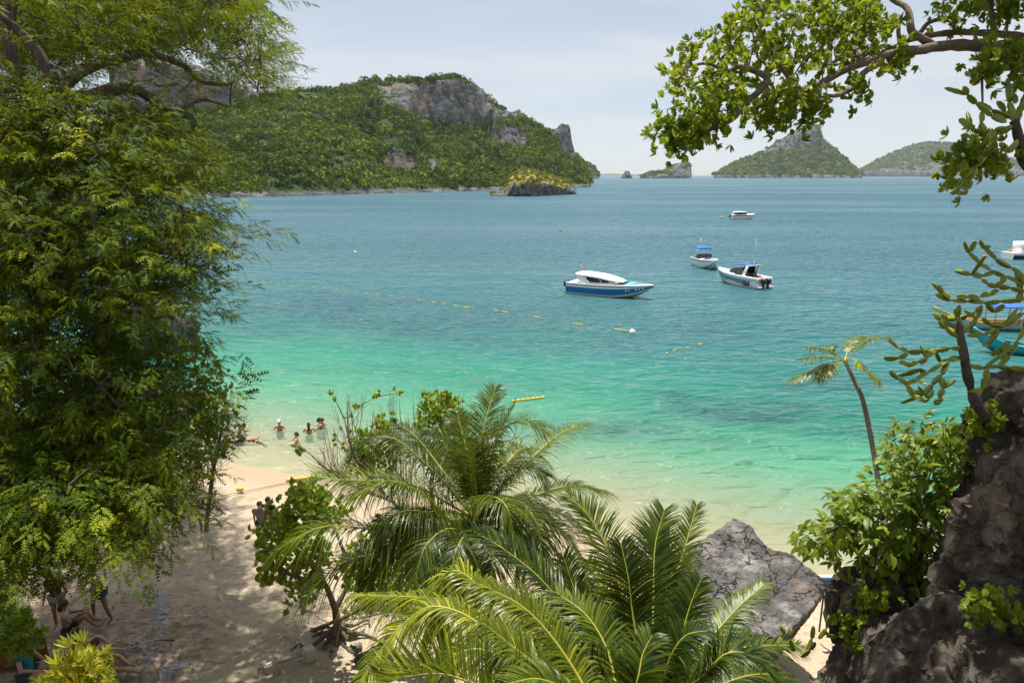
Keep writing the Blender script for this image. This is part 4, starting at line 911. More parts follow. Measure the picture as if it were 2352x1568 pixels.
FC = [([(1330, 800, 7.2), (1200, 590, 7.4), (1060, 440, 7.5), (880, 345, 7.6)], .60, .75, 0, .55), ([(1200, 800, 7.4), (1020, 560, 7.8), (880, 360, 8.1), (775, 292, 8.2), (716, 390, 8.1), (700, 560, 8.0)], .72, 1.5, 0, .78), ([(1150, 760, 7.8), (900, 520, 8.4), (720, 420, 8.8), (560, 398, 9.0), (352, 394, 9.2)], .75, 1.7, 0, .7),
      ([(1120, 820, 7.2), (900, 530, 7.3), (700, 440, 7.4), (560, 520, 7.4), (460, 640, 7.3), (380, 760, 7.2)], .42, .8, .2, .7), ([(1150, 900, 6.6), (900, 780, 6.5), (740, 722, 6.5), (600, 728, 6.5), (470, 760, 6.5)], .62, .10, .0, .65, 120, 1.1), ([(1250, 850, 6.9), (1130, 700, 6.8), (1000, 590, 6.8), (900, 510, 6.8)], .52, .7, 0, .5),
      ([(1450, 850, 7.4), (1420, 640, 7.8), (1330, 480, 8.1), (1200, 380, 8.4)], .58, .6, 0, .35), ([(1500, 860, 7.2), (1540, 740, 7.2), (1560, 640, 7.3), (1600, 560, 7.4)], .5, .5, 0, .3), ([(1330, 860, 6.6), (1230, 780, 6.4), (1120, 740, 6.3), (1000, 760, 6.2)], .5, .6, 0, .45), ([(1280, 820, 7.8), (1120, 620, 8.2), (980, 480, 8.5), (860, 460, 8.7), (760, 540, 8.8)], .6, 1.0, 0, .35), ([(1330, 800, 7.8), (1260, 600, 8.3), (1150, 450, 8.7), (1040, 420, 9)], .6, .9, 0, .3), ([(1250, 880, 7.0), (1080, 700, 7.0), (900, 620, 7.0), (780, 640, 7.0), (680, 720, 7.0)], .55, .9, 0, .45)]
front_palm('coconut_palm', 'nearest coconut palm with arching yellow-green fronds at the bottom edge', (1380, 960), 7.0, FC, (.3, .5), M_PALMY)

# slender palm by the cliff
def Z8(x, y, D): return (1799 + x * .3174, 497.7 + y * .3174, D)
c = np.array(W(*Z8(445, 1040, 17.5))); b = np.array(W(2040, 1180, 16.0)); b[2] = gz(b[0], b[1]) - .3
sp = empty('slender_palm', tuple(b), label='slender ringed palm with a few short ragged fronds over the water', cat='palm')
path = limb_pts([b, np.array(W(2036, 1300, 16.4)), np.array(W(2018, 1110, 16.8)), np.array(W(*Z8(590, 1380, 17.1))), np.array(W(*Z8(520, 1200, 17.3))), c], 12)
m = MB(); m.tube(path - b, np.linspace(.075, .042, len(path)) * (1 + .10 * (np.arange(len(path)) % 2)), 10); m.build('trunk', M_PTRUNK, sp, True)
for pts, L, tn in (([(330, 960, 17.3), (240, 945, 17.2), (155, 940, 17.1)], .34, .3), ([(300, 1010, 17.0), (215, 1015, 16.8), (122, 1035, 16.6)], .30, .3), ([(330, 1060, 17.3), (240, 1110, 17.2), (140, 1150, 17.1), (48, 1195, 17.0)], .34, .5), ([(380, 1070, 17.2), (310, 1120, 17.0), (245, 1180, 16.9)], .32, .8),
                   ([(470, 960, 17.7), (500, 900, 17.8), (575, 862, 17.9)], .36, .5), ([(520, 970, 17.4), (590, 900, 17.3), (680, 860, 17.2), (770, 870, 17.1)], .36, .6), ([(500, 1030, 17.3), (560, 1070, 17.1), (640, 1140, 17.0), (700, 1200, 16.9)], .34, .8), ([(380, 1000, 17.6), (350, 960, 17.7), (370, 930, 17.8)], .25, .4)):
    frond(sp, [c] + [np.array(W(*Z8(*p))) for p in pts], L, rng, 46, 0, .9, .1, mat=M_PALMY, rw=.012, lw=.014, tone=tn, t0=.30, ragged=.25)

# ------------------------------------------------------------------ beach trees, shrubs
def shrub(name, label, cat, base, limbs, clusters, spread, templates, per, scale, mat, wood, rng, per_cluster=3, up=(0, 0, .5), leafless=(), rtrunk=.09, tone=(.1, .6), rt=.005, rr=.03, wig=.12, group=None, leafpart='leaves'):
    b = np.array(base, float); o = empty(name, tuple(b), label=label, cat=cat, group=group)
    m = MB()
    for i, L in enumerate(limbs): m.tube(np.array(L) - b, np.linspace(rtrunk if i == 0 else rtrunk * .55, rtrunk * .25, len(L)), 8, noise=.5)
    m.build('trunk', wood, o, True)
    mb = grow(limbs, clusters, rng, rt, rr, .03, wig, 4); nodes = np.concatenate([np.array(L) for L in limbs])
    for p in leafless:          # bare shoots: smooth arcs rising from the limbs
        h = np.linalg.norm((nodes - p)[:, :2], axis=1) + np.where(nodes[:, 2] > p[2] - .5, 5, 0) + rng.uniform(0, .5, len(nodes)); a = nodes[int(np.argmin(h))]
        c_ = a * .5 + p * .5 + (p - a) * np.array([.22, .22, -.12]) + rng.normal(size=3) * .06; t = np.linspace(0, 1, 6)[:, None]
        cv = a * (1 - t) ** 2 + c_ * 2 * t * (1 - t) + p * t * t; mb.tube(cv, np.linspace(rt * 1.5, rt * .5, 6), 4, cap=False)
        for _ in range(2):
            k = rng.randint(2, 5); e = cv[k] + (p - a) * .25 + rng.normal(size=3) * np.array([.18, .18, .12]); mb.tube([cv[k], cv[k] * .5 + e * .5 + [0, 0, -.02], e], np.linspace(rt * .8, rt * .35, 3), 3, cap=False)
    mm = mb.mesh('branches', wood); mm.transform(Matrix.Translation(-Vector(b))); mk('branches', mm, o, kind='stuff')
    n = per_cluster; pos = np.repeat(clusters, n, 0) + rng.normal(size=(len(clusters) * n, 3)) * spread; pos[::n] = clusters; N = len(pos)
    d = rng.normal(size=(N, 3)) * .8 + np.array(up)
    rn = np.clip(np.repeat(rng.uniform(*tone, len(clusters)), n) + rng.uniform(-.2, .25, N), 0, 1)
    V, F, A = place(templates, rng.randint(0, len(templates), N), frames(d), pos, rng.uniform(.75, 1.25, N) * scale, rn, rng, .12, per)
    mk(leafpart, mesh_np(leafpart, V - b, F, mat, {'rnd': A}), o, kind='stuff')
    return o
rng = np.random.RandomState(44)
M_HEART = leaf_mat('heart_leaves', (0.060, 0.130, 0.012), (0.26, 0.36, 0.022), (0.42, 0.52, 0.03), tfac=.38, rough=.4, spec=.35, yellow=(0.28, 0.28, 0.05))
HT = [rosette(rng, 5, .13, .055, HEART, (.5, 1.4), fold=.12, curl=.2) for _ in range(5)]
g = G(775, 1448, 1.0); gb = (g.x, g.y, gz(g.x, g.y) - .15)
L1 = [limb_pts([gb, W(770, 1400, 18.3), W(745, 1340, 17.6), W(700, 1280, 17.2)]), limb_pts([W(770, 1400, 18.3), W(800, 1330, 18.6), W(780, 1240, 18.8), W(740, 1160, 19)]), limb_pts([W(745, 1340, 17.6), W(670, 1320, 17), W(620, 1290, 16.8)])]
s = sample_poly([[(590, 1290), (590, 1225), (615, 1190), (650, 1170), (670, 1120), (725, 1105), (760, 1140), (770, 1200), (740, 1230), (760, 1290), (720, 1360), (690, 1390), (660, 1370), (700, 1320), (640, 1330), (610, 1320)]], 210, rng)
cl1 = WN3(s[:, 0], s[:, 1], rng.uniform(16.4, 19.0, len(s)))
s2 = sample_poly([[(600, 1310), (625, 1300), (630, 1330), (610, 1345)]], 6, rng); cl1 = np.concatenate([cl1, WN3(s2[:, 0], s2[:, 1], rng.uniform(16.4, 17, 6))])
shrub('beach_tree', 'round-leaved beach tree with exposed roots beside the sand path', 'tree', gb, L1, cl1, .14, HT, 12, 1.0, M_HEART, M_TWIG, rng, 4, rtrunk=.13, tone=(.45, .95))
g = (-3.2, 19.0); gb = (g[0], g[1], gz(*g) - .2)
L1 = [limb_pts([gb, W(1000, 1250, 20.5), W(990, 1120, 20.8), W(1010, 1000, 21), W(1010, 930, 21)]), limb_pts([W(1000, 1250, 20.5), W(900, 1150, 20), W(820, 1060, 20), W(790, 960, 20.2)]), limb_pts([W(990, 1120, 20.8), W(1080, 1040, 21.5), W(1170, 1010, 22)]), limb_pts([W(900, 1150, 20), W(800, 1110, 19.6), W(730, 1060, 19.4)])]
s = sample_poly([[(955, 960), (985, 905), (1030, 905), (1065, 950), (1080, 1040), (1060, 1080), (1000, 1070), (960, 1020)], [(1140, 1040), (1190, 1020), (1200, 1070), (1150, 1080)], [(800, 1000), (880, 960), (930, 1040), (900, 1090), (820, 1080)]], 260, rng)
cl1 = WN3(s[:, 0], s[:, 1], rng.uniform(20, 22.2, len(s)))
s2 = np.array([(683, 1035), (690, 1032), (762, 905), (790, 1020), (820, 935), (868, 910), (915, 905), (905, 960), (880, 985), (830, 1000), (770, 1010), (1085, 960), (960, 945)]); cl1 = np.concatenate([cl1, WN3(s2[:, 0], s2[:, 1], np.full(len(s2), 20.0))])
s3 = sample_poly([[(690, 1080), (720, 1010), (760, 905), (900, 900), (980, 890), (990, 960), (900, 1100), (780, 1110)], [(990, 905), (1060, 895), (1080, 930), (1000, 930)], [(1180, 960), (1230, 980), (1210, 1040)]], 130, rng)
shrub('half_bare_tree', 'half-bare beach tree with many thin leafless branches behind the palm crown', 'tree', gb, L1, cl1, .13, HT, 12, .95, M_HEART, bark('red_grey_twig', (.16, .115, .085), (.32, .24, .18), 14), rng, 4, rtrunk=.10, leafless=WN3(s3[:, 0], s3[:, 1], rng.uniform(19.2, 21.5, len(s3))), tone=(.3, .8), rt=.009, rr=.03, wig=.06)
# bare thorny shrub at the edge of the big tree
g = G(470, 1190, .9); gb = (g.x, g.y, gz(g.x, g.y) - .1)
L1 = [limb_pts([gb, W(490, 1080, 21), W(510, 980, 20.6), W(520, 880, 20.4)]), limb_pts([W(490, 1080, 21), W(470, 960, 20.4), W(450, 850, 20.2), W(440, 800, 20)])]
s3 = sample_poly([[(500, 870), (560, 900), (590, 960), (575, 1010), (540, 1040), (490, 1060), (470, 900)]], 70, rng); s = sample_poly([[(400, 800), (470, 770), (510, 850), (540, 930), (545, 1020), (500, 1060), (440, 1000)]], 130, rng)
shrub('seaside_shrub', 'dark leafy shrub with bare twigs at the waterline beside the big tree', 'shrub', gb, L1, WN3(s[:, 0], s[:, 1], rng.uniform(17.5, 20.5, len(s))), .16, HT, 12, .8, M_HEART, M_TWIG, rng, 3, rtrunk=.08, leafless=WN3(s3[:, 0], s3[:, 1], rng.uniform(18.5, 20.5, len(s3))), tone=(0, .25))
# low leafy bush under the palm crowns
g = (-5.6, 16.5); gb = (g[0], g[1], gz(*g) - .1)
s = sample_poly([[(760, 1290), (820, 1220), (900, 1200), (1000, 1240), (1060, 1330), (1000, 1400), (840, 1400)], [(700, 1160), (760, 1120), (800, 1180), (740, 1220)]], 150, rng); cc = WN3(s[:, 0], s[:, 1], rng.uniform(15.5, 18.0, len(s)))
shrub('understory_bush', 'leafy bush filling the space beneath the palm crown', 'bush', gb, [limb_pts([gb, W(860, 1380, 17.5), W(880, 1300, 17.2)]), limb_pts([W(860, 1380, 17.5), W(800, 1280, 17), W(750, 1180, 17)])], cc, .15, HT, 12, 1.0, M_HEART, M_TWIG, rng, 4, rtrunk=.06, tone=(.2, .7))
# broad-leaved shrub on the cliff
M_BROAD = leaf_mat('broad_leaves', (0.050, 0.100, 0.010), (0.21, 0.28, 0.018), (0.40, 0.47, 0.03), tfac=.40, rough=.42, spec=.3, yellow=(0.34, 0.32, 0.03))
BT = [twig_leaves(rng, 7, .22, .17, .034, ELL, .6) for _ in range(5)]
def Z9(x, y, D): return (1761 + x * .4143, 919 + y * .4143, D)
gb = np.array(W(*Z9(760, 1050, 8.2)))
L1 = [limb_pts([gb, W(*Z9(800, 850, 8.3)), W(*Z9(820, 650, 8.4)), W(*Z9(850, 450, 8.5)), W(*Z9(820, 250, 8.6))], 4), limb_pts([gb, W(*Z9(680, 850, 8.2)), W(*Z9(560, 650, 8.2)), W(*Z9(460, 600, 8.2))], 4), limb_pts([gb, W(*Z9(880, 800, 8.0)), W(*Z9(960, 560, 8.0)), W(*Z9(1040, 300, 8.2))], 4), limb_pts([W(*Z9(560, 650, 8.2)), W(*Z9(420, 700, 8.1)), W(*Z9(320, 740, 8.0))], 4)]
s = sample_poly([[(200, 740), (380, 640), (450, 530), (570, 490), (660, 400), (640, 320), (700, 200), (760, 140), (860, 200), (960, 110), (1100, 110), (1170, 180), (1100, 330), (1050, 430), (1040, 560), (980, 700), (960, 850), (850, 760), (640, 780), (560, 740), (440, 830), (280, 800)]], 185, rng)
cl1 = np.array([W(*Z9(a, b, D)) for (a, b), D in zip(s, rng.uniform(7.6, 9.0, len(s)))])
s = sample_poly([[(560, 780), (900, 780), (960, 900), (900, 1000), (620, 1000), (600, 900)]], 50, rng)
cl1 = np.concatenate([cl1, np.array([W(*Z9(a, b, D)) for (a, b), D in zip(s, rng.uniform(7.8, 8.8, len(s)))])])
shrub('broadleaf_shrub', 'bushy shrub with long pointed leaves growing out of the cliff', 'shrub', gb, L1, cl1, .11, BT, 12, .74, M_BROAD, M_TWIG, rng, 3, up=(-.3, -.3, .15), rtrunk=.045, rr=.02)
# ivy-like small leaves on the lower rocks and a fern patch on the shaded face
SM = [rosette(rng, 6, .07, .024, ELL, (.3, 1.3)) for _ in range(4)]
for nm, lb, poly, dd, n, base in (('creeper', 'small-leaved creeper spilling over the low rock under the shrub', [(420, 1240), (560, 1080), (700, 1100), (640, 1250), (560, 1400), (430, 1380)], (7.4, 7.9), 60, (560, 1330, 7.7)), ('fern', 'small fern tuft growing on the shaded cliff face', [(1150, 1120), (1240, 1080), (1340, 1150), (1300, 1210), (1170, 1200)], (5.75, 6.0), 26, (1240, 1180, 6.2)),
                              ('rock_plant', 'leafy plant rooted where the cactus meets the cliff top', [(1130, 100), (1230, 60), (1300, 130), (1180, 210)], (7.0, 7.4), 26, (1230, 170, 7.3))):
    s = sample_poly([poly], n, rng); cc = np.array([W(*Z9(a, b, D)) for (a, b), D in zip(s, rng.uniform(dd[0], dd[1], n))]); gb = np.array(W(*Z9(*base)))
    shrub(nm, lb, 'plant', gb, [limb_pts([gb, gb * .5 + cc.mean(0) * .5, cc.mean(0)])], cc, .07, SM, 12, 1.0, M_BROAD, M_TWIG, rng, 4, rtrunk=.012, tone=(.3, .9), rt=.003, rr=.01)
# croton with yellow tips, bottom left, on the near slope
M_CROT = leaf_mat('croton_leaves', (0.10, 0.15, 0.012), (0.36, 0.36, 0.02), (0.5, 0.48, 0.03), tfac=.28, rough=.35, spec=.45, yellow=(0.60, 0.46, 0.03))
CT = [rosette(rng, 13, .125, .0125, LANCE, (.25, 1.2), curl=.2) for _ in range(4)]
gb = np.array([-3.75, 4.3, hill_z(-3.75, 4.3) - .1])
s = sample_poly([[(112, 1575), (125, 1545), (165, 1535), (185, 1515), (228, 1500), (240, 1520), (255, 1545), (258, 1600), (112, 1600)]], 70, rng); cc = WN3(s[:, 0], s[:, 1], rng.uniform(5.3, 6.0, len(s)))
shrub('croton_bush', 'bright yellow-green pointed-leaf bush at the bottom edge', 'bush', gb, [limb_pts([gb, gb + [0, .15, .4], cc.mean(0)])], cc, .07, CT, 12, .8, M_CROT, M_TWIG, rng, 3, up=(0, -.2, .9), rtrunk=.03, tone=(.3, .95))
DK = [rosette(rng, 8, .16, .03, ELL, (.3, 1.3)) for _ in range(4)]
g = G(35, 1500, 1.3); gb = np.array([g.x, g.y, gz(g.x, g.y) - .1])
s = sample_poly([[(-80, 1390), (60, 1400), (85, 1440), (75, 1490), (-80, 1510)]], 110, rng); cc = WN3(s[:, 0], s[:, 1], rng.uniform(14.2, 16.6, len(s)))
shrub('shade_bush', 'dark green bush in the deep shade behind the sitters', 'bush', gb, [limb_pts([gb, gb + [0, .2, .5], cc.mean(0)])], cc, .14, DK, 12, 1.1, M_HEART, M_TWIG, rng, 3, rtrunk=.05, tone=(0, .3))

# ------------------------------------------------------------------ candelabra cacti: chains of winged joints
q = NT('cactus_skin'); r = q.attr('rnd'); n = q.noise(9, 4, .6, q.pos())
c = q.mix(n, (0.060, 0.100, 0.008), (0.23, 0.27, 0.016)); c = q.mix(q.ramp(r, [(.55, (0, 0, 0)), (1.0, (1, 1, 1))]), c, (0.44, 0.42, 0.06))
M_CACT = q.done(q.bsdf(c, .42, None, .45)); M_CWOOD = bark('cactus_wood', (.045, .035, .028), (.15, .12, .09), 12)
def joint(m, a, b, w, roll):
    """one three-winged joint, pinched at both ends; rnd marks the pale ridges"""
    a = np.array(a, float); b = np.array(b, float); L = np.linalg.norm(b - a); T = (b - a) / (L + 1e-9)
    up = np.array([0, 0, 1.0]) if abs(T[2]) < .9 else np.array([1.0, 0, 0]); S = np.cross(T, up); S /= np.linalg.norm(S); U = np.cross(S, T)
    k = 7; rings = []; att = []
    for i, t in enumerate(np.linspace(0, 1, k)):
        ww = w * (0.36 + 0.66 * math.sin(min(1, max(0, t)) * math.pi) ** .5) * (1 + .07 * ((i % 2) * 2 - 1)); ring = []
        for j in range(12):
            th = roll + j / 12 * 2 * math.pi; r_ = ww * (1.0 if j % 4 == 0 else (.26 if j % 4 == 2 else .42))
            ring.append(a + T * L * t + (S * math.cos(th) + U * math.sin(th)) * r_); att.append(1.0 if j % 4 == 0 else .2)
        rings.append(ring)
    base = m.n; m.add(np.array(rings).reshape(-1, 3), grid_faces(k, 12, True), np.array(att))
    m.add(np.array([a - T * w * .15, b + T * w * .15]), np.zeros((0, 3), int))
    m.f3.append(np.array([[m.n - 2, base + (j + 1) % 12, base + j] for j in range(12)])); e = base + (k - 1) * 12
    m.f3.append(np.array([[m.n - 1, e + j, e + (j + 1) % 12] for j in range(12)]))
def cactus(name, label, zf, base, trunk, arms, w, rng, tw=(.055, .03)):
    b = np.array(base); o = empty(name, tuple(b), label=label, cat='cactus')
    if trunk is not None:
        t = limb_pts([np.array(p) for p in trunk], 5); m = MB(); m.tube(t - b, np.linspace(tw[0], tw[1], len(t)), 9, noise=.6); m.build('trunk', M_CWOOD, o, True)
    for arm in arms:
        pts = [np.array(W(*zf(*p))) for p in arm]; m = MB(); kf = 1.0
        for i in range(len(pts) - 1):
            a, c_ = pts[i] - b, pts[i + 1] - b
            joint(m, a, c_, w * kf * rng.uniform(.85, 1.15), rng.uniform(0, 2.1)); kf = max(.72, kf * .96)
        mk('arm', m.mesh('arm', M_CACT, False, 'rnd'), o)
        # short side joints
        for _k in range(1 if len(pts) > 3 else 0):
            i = rng.randint(1, len(pts) - 1); d = rng.normal(size=3) * .10 + np.array([-.02, 0, .09]); m = MB(); joint(m, pts[i] - b, pts[i] - b + d, w * .7, 0); mk('arm', m.mesh('arm', M_CACT, False, 'rnd'), o)
    return o
rng = np.random.RandomState(55)
d0 = 6.6
def AZ(l, D=d0, dd=0.0): return [(x, y, D + dd * i) for i, (x, y) in enumerate(l)]
arms = [AZ([(1300, 950), (1210, 950), (1100, 965), (1000, 975), (900, 975), (830, 950), (760, 890)], 6.6, -.03), AZ([(1100, 965), (1040, 1020), (980, 1055), (900, 1075), (840, 1050)], 6.5, -.04), AZ([(900, 985), (830, 1020), (730, 1022)], 6.45), AZ([(1290, 1030), (1200, 1030), (1130, 1080), (1050, 1130), (960, 1180), (890, 1215), (830, 1170), (775, 1120)], 6.6, -.05),
        AZ([(890, 1215), (940, 1300), (1010, 1333), (1060, 1310), (1078, 1250)], 6.3), AZ([(1200, 1040), (1150, 1140), (1080, 1210), (1020, 1280), (920, 1272)], 6.55, -.05), AZ([(1145, 1165), (1155, 1240), (1125, 1300), (1145, 1340), (1090, 1345)], 6.4), AZ([(1280, 870), (1180, 810), (1130, 750), (1090, 690)], 6.6, .04), AZ([(1250, 855), (1190, 770), (1145, 700)], 6.7), AZ([(1278, 800), (1275, 720), (1276, 640)], 6.6),
        AZ([(1290, 830), (1350, 800), (1400, 740), (1432, 650)], 6.6, .05), AZ([(1860, 580), (1720, 600), (1570, 610), (1450, 622), (1330, 615), (1210, 605), (1100, 562)], 6.7, -.02), AZ([(1200, 598), (1155, 550), (1118, 498)], 6.58), AZ([(1850, 560), (1742, 540), (1640, 512), (1560, 510), (1480, 490), (1438, 452)], 6.9, -.02), AZ([(1840, 560), (1742, 490), (1600, 430), (1500, 388), (1420, 340), (1345, 265), (1312, 178)], 6.9, -.02),
        AZ([(1840, 500), (1742, 440), (1650, 370), (1540, 310), (1460, 235), (1425, 168)], 7.1), AZ([(1530, 400), (1440, 432), (1360, 420), (1245, 390)], 6.85), AZ([(1350, 255), (1392, 180)], 6.8), AZ([(1460, 235), (1500, 215)], 7.1), AZ([(1330, 862), (1450, 850), (1560, 812), (1650, 750), (1742, 700), (1840, 640)], 6.65, .04), AZ([(1560, 820), (1480, 920), (1440, 930)], 6.7), AZ([(1330, 1075), (1450, 1095), (1560, 1085), (1650, 1000), (1700, 890), (1742, 800), (1800, 700)], 6.6, .03),
        AZ([(1480, 1100), (1470, 1190), (1440, 1250), (1370, 1262)], 6.5), AZ([(1560, 1085), (1640, 1090), (1740, 1100)], 6.6), AZ([(1590, 1060), (1600, 980), (1620, 900)], 6.7), AZ([(1440, 730), (1500, 780), (1600, 790), (1700, 720)], 6.5), AZ([(1430, 575), (1500, 565), (1560, 530)], 6.7), AZ([(1255, 578), (1330, 580), (1420, 595)], 6.6), AZ([(1180, 735), (1260, 740), (1330, 715), (1390, 690), (1440, 640)], 6.7), AZ([(1470, 630), (1530, 690), (1600, 640)], 6.75),
        AZ([(1640, 900), (1560, 960), (1500, 1000)], 6.8), AZ([(1030, 1140), (1000, 1100), (830, 1150)], 6.6), AZ([(1700, 620), (1720, 540), (1690, 380)], 6.9), AZ([(1600, 430), (1580, 480), (1550, 500)], 6.8)]
tk = [np.array(W(*Z8(1470, 1480, 7.0))), np.array(W(*Z8(1450, 1430, 6.9))), np.array(W(*Z8(1390, 1350, 6.8))), np.array(W(*Z8(1350, 1220, 6.7))), np.array(W(*Z8(1320, 1080, 6.6))), np.array(W(*Z8(1300, 960, 6.6))), np.array(W(*Z8(1280, 830, 6.6))), np.array(W(*Z8(1276, 760, 6.6)))]
cactus('candelabra_cactus', 'sprawling jointed cactus on the cliff top in front of the sea', Z8, tk[0], tk, arms, .032, rng, (.050, .028))
def Z7p(x, y, D): return (1493 + x * .3653, y * .3653, D)
arms = [AZ([(2290, 760), (2255, 640), (2245, 510)], 6.2), AZ([(2260, 740), (2150, 690), (2050, 650), (1995, 595), (1970, 545)], 6.2, -.03), AZ([(2240, 770), (2150, 730), (2060, 660)], 6.15), AZ([(2280, 790), (2200, 840), (2100, 838), (2020, 808), (1945, 750)], 6.1), AZ([(2090, 825), (2085, 770), (2080, 705)], 6.1), AZ([(2180, 860), (2120, 950), (2040, 1050), (1980, 1130), (1930, 1190), (1888, 1212)], 6.0, -.02),
        AZ([(2040, 1050), (2010, 1130), (1995, 1190), (1960, 1222), (1905, 1205)], 5.95), AZ([(1960, 1070), (1950, 980), (1943, 880)], 6.0), AZ([(2300, 780), (2330, 680), (2380, 560)], 6.2), AZ([(2300, 760), (2230, 700), (2180, 640)], 6.3), AZ([(2060, 870), (2000, 860), (1955, 850)], 6.0), AZ([(2310, 880), (2250, 960), (2200, 900)], 6.1), AZ([(2100, 900), (2170, 820), (2240, 800)], 6.0), AZ([(2300, 650), (2280, 590), (2290, 520)], 6.3), AZ([(2310, 720), (2352, 660), (2420, 640)], 6.3)]
tk = [np.array(W(2660, 900, 7.7)), np.array(W(2590, 700, 7.2)), np.array(W(2440, 500, 6.6)), np.array(W(*Z7p(2360, 1020, 6.3))), np.array(W(*Z7p(2325, 880, 6.2))), np.array(W(*Z7p(2285, 760, 6.2)))]
cactus('candelabra_cactus', 'dark jointed cactus drooping beside the leaning bough near the top right', Z7p, tk[0], tk, arms, .034, rng, (.06, .04))
arms = [AZ([(545, 1060), (530, 960), (520, 850)], 8.0), AZ([(560, 1060), (480, 1020), (420, 985), (385, 950)], 8.0), AZ([(440, 1000), (410, 960), (405, 915)], 8.0), AZ([(470, 1010), (455, 960), (460, 920)], 8.0), AZ([(530, 1110), (470, 1100), (500, 1060)], 7.9), AZ([(510, 860), (560, 790)], 8.0), AZ([(560, 1080), (545, 1000), (540, 900)], 8.1)]
cactus('young_cactus', 'thin upright cactus stems in the shadow below the shrub', Z9, np.array(W(*Z9(550, 1110, 8.0))), None, arms, .028, rng)
arms = [AZ([(290, 1320), (330, 1260), (345, 1190)], 7.6), AZ([(220, 1400), (250, 1320), (260, 1250)], 7.6), AZ([(190, 1420), (240, 1380), (270, 1340)], 7.6), AZ([(430, 1240), (405, 1180)], 7.7), AZ([(60, 1360), (100, 1290), (80, 1250)], 7.7), AZ([(390, 1310), (340, 1300), (310, 1270)], 7.6), AZ([(150, 1390), (130, 1320), (140, 1270)], 7.7)]
cactus('young_cactus', 'pale yellowish cactus shoots on the low rock next to the palm fronds', Z9, np.array(W(*Z9(260, 1420, 7.7))), None, arms, .028, rng)

# ------------------------------------------------------------------ boats
M_GEL = plain('white_gelcoat', (0.80, 0.80, 0.78), .25, .04, spec=.5); M_BLUEH = plain('blue_hull_paint', (0.012, 0.15, 0.38), .25, .15, 1.0); M_LBLUE = plain('light_blue_vinyl', (0.12, 0.48, 0.70), .5)
M_GLASSD = plain('tinted_glass', (0.022, 0.020, 0.024), .08, .1, spec=.8); M_BCAN = plain('blue_canvas', (0.012, 0.10, 0.42), .7, .12, 4.0); M_RED = plain('dark_red_paint', (0.22, 0.018, 0.02), .35); M_ENG = plain('outboard_black', (0.012, 0.014, 0.022), .3, spec=.6)
M_ANTI = plain('antifouling_dark', (0.05, 0.03, 0.025), .8); M_ORANGE = plain('orange_lifejacket', (0.75, 0.16, 0.04), .7); M_STEEL = plain('stainless', (0.55, 0.55, 0.55), .3, metal=1.0); M_BROWNV = plain('brown_vinyl', (0.10, 0.055, 0.045), .6)
M_GREYH = plain('grey_blue_stripe', (0.12, 0.24, 0.32), .3); M_FLAGR = plain('flag_red', (0.55, 0.05, 0.06), .8); M_FLAGB = plain('flag_blue', (0.03, 0.03, 0.20), .8); M_YEL = plain('yellow_float', (0.60, 0.38, 0.03), .5, .2); M_WOODO = plain('varnished_wood', (0.30, 0.12, 0.045), .4, .3, 6); M_TURQ = plain('turquoise_paint', (0.03, 0.42, 0.55), .4)
def hull_rings(L, B, H, n=26, bow=0.55, flare=.82, z0=-.35, sheer=.25, stern=.9, b0=0.0, b1=1.0):
    """sections from stern (x=0) to bow (x=L): keel, chine, topside, gunwale on both sides; b0..b1 cut a band of the topside height"""
    out = []
    for t in np.linspace(0, 1, n):
        x = L * t; k = max(0.0, (t - (1 - bow)) / bow); half = B / 2 * (stern + (1 - stern) * min(1, t / .3)) * (1 - k ** 2.4) + .012
        top = H + sheer * t ** 2; keel = z0 + (top - z0 - .12) * k ** 3.2; chz = z0 * .35 + (top - .2 - z0 * .35) * k ** 2.6
        out.append((x, half, top, keel, chz, flare + (1 - flare) * (1 - k)))
    return out
def hull(name_mat, parent, L, B, H, **k):
    R_ = hull_rings(L, B, H, **k); m = MB(); rings = []
    for x, hb, top, keel, chz, fl in R_:
        p = [(hb, top), (hb * (.5 + .5 * fl), (top + chz) / 2), (hb * fl * .93, chz), (0, keel)]
        rings.append([(x + (top - z) * (-.0), y, z) for y, z in p] + [(x, -y, z) for y, z in p[-2::-1]])
    m.loft(rings, closed=False, caps=False)
    a = rings[0]; m.add(np.array(a), np.array([[0, 1, 6], [1, 5, 6], [1, 2, 5], [2, 4, 5], [2, 3, 4]])); m.build('hull', name_mat, parent, False)
    return R_
def band(parent, R_, lo, hi, mat, nm='side_stripe', out=.02, i0=0, i1=None, wave=None):
    """a painted band on both topsides between two height fractions"""
    for sd in (-1, 1):
        m = MB(); rings = []
        for j, (x, hb, top, keel, chz, fl) in enumerate(R_[i0:i1]):
            t = j / max(1, len(R_[i0:i1]) - 1); l, h_ = (lo, hi) if wave is None else wave(t)
            row = []
            for f in (h_, (h_ + l) / 2, l):
                z = chz + (top - chz) * f; y = hb * np.interp(f, [0, .5, 1], [fl * .93, .5 + .5 * fl, 1]) + out; row.append((x + out * (1 if t > .98 else 0), sd * y, z))
            rings.append(row)
        v = np.array(rings); m.add(v.reshape(-1, 3), grid_faces(v.shape[0], v.shape[1])); m.build(nm, mat, parent, True)
def deck(parent, R_, mat, nm='deck', i0=0, i1=None, drop=.04, inset=.03, crown=.06):
    m = MB(); rings = []
    for (x, hb, top, *_r) in R_[i0:i1]:
        hb = max(.004, hb - inset); rings.append([(x, hb * u, top - drop + crown * (1 - u * u)) for u in np.linspace(1, -1, 7)])
    v = np.array(rings); m.add(v.reshape(-1, 3), grid_faces(v.shape[0], 7)[:, ::-1]); return m.build(nm, mat, parent, True)
def rail(parent, R_, mat, nm='gunwale', r=.05, dz=0.0):
    for sd in (-1, 1):
        m = MB(); m.tube([(x, sd * hb, top + dz) for (x, hb, top, *_q) in R_], r, 6); m.build(nm, mat, parent, True)
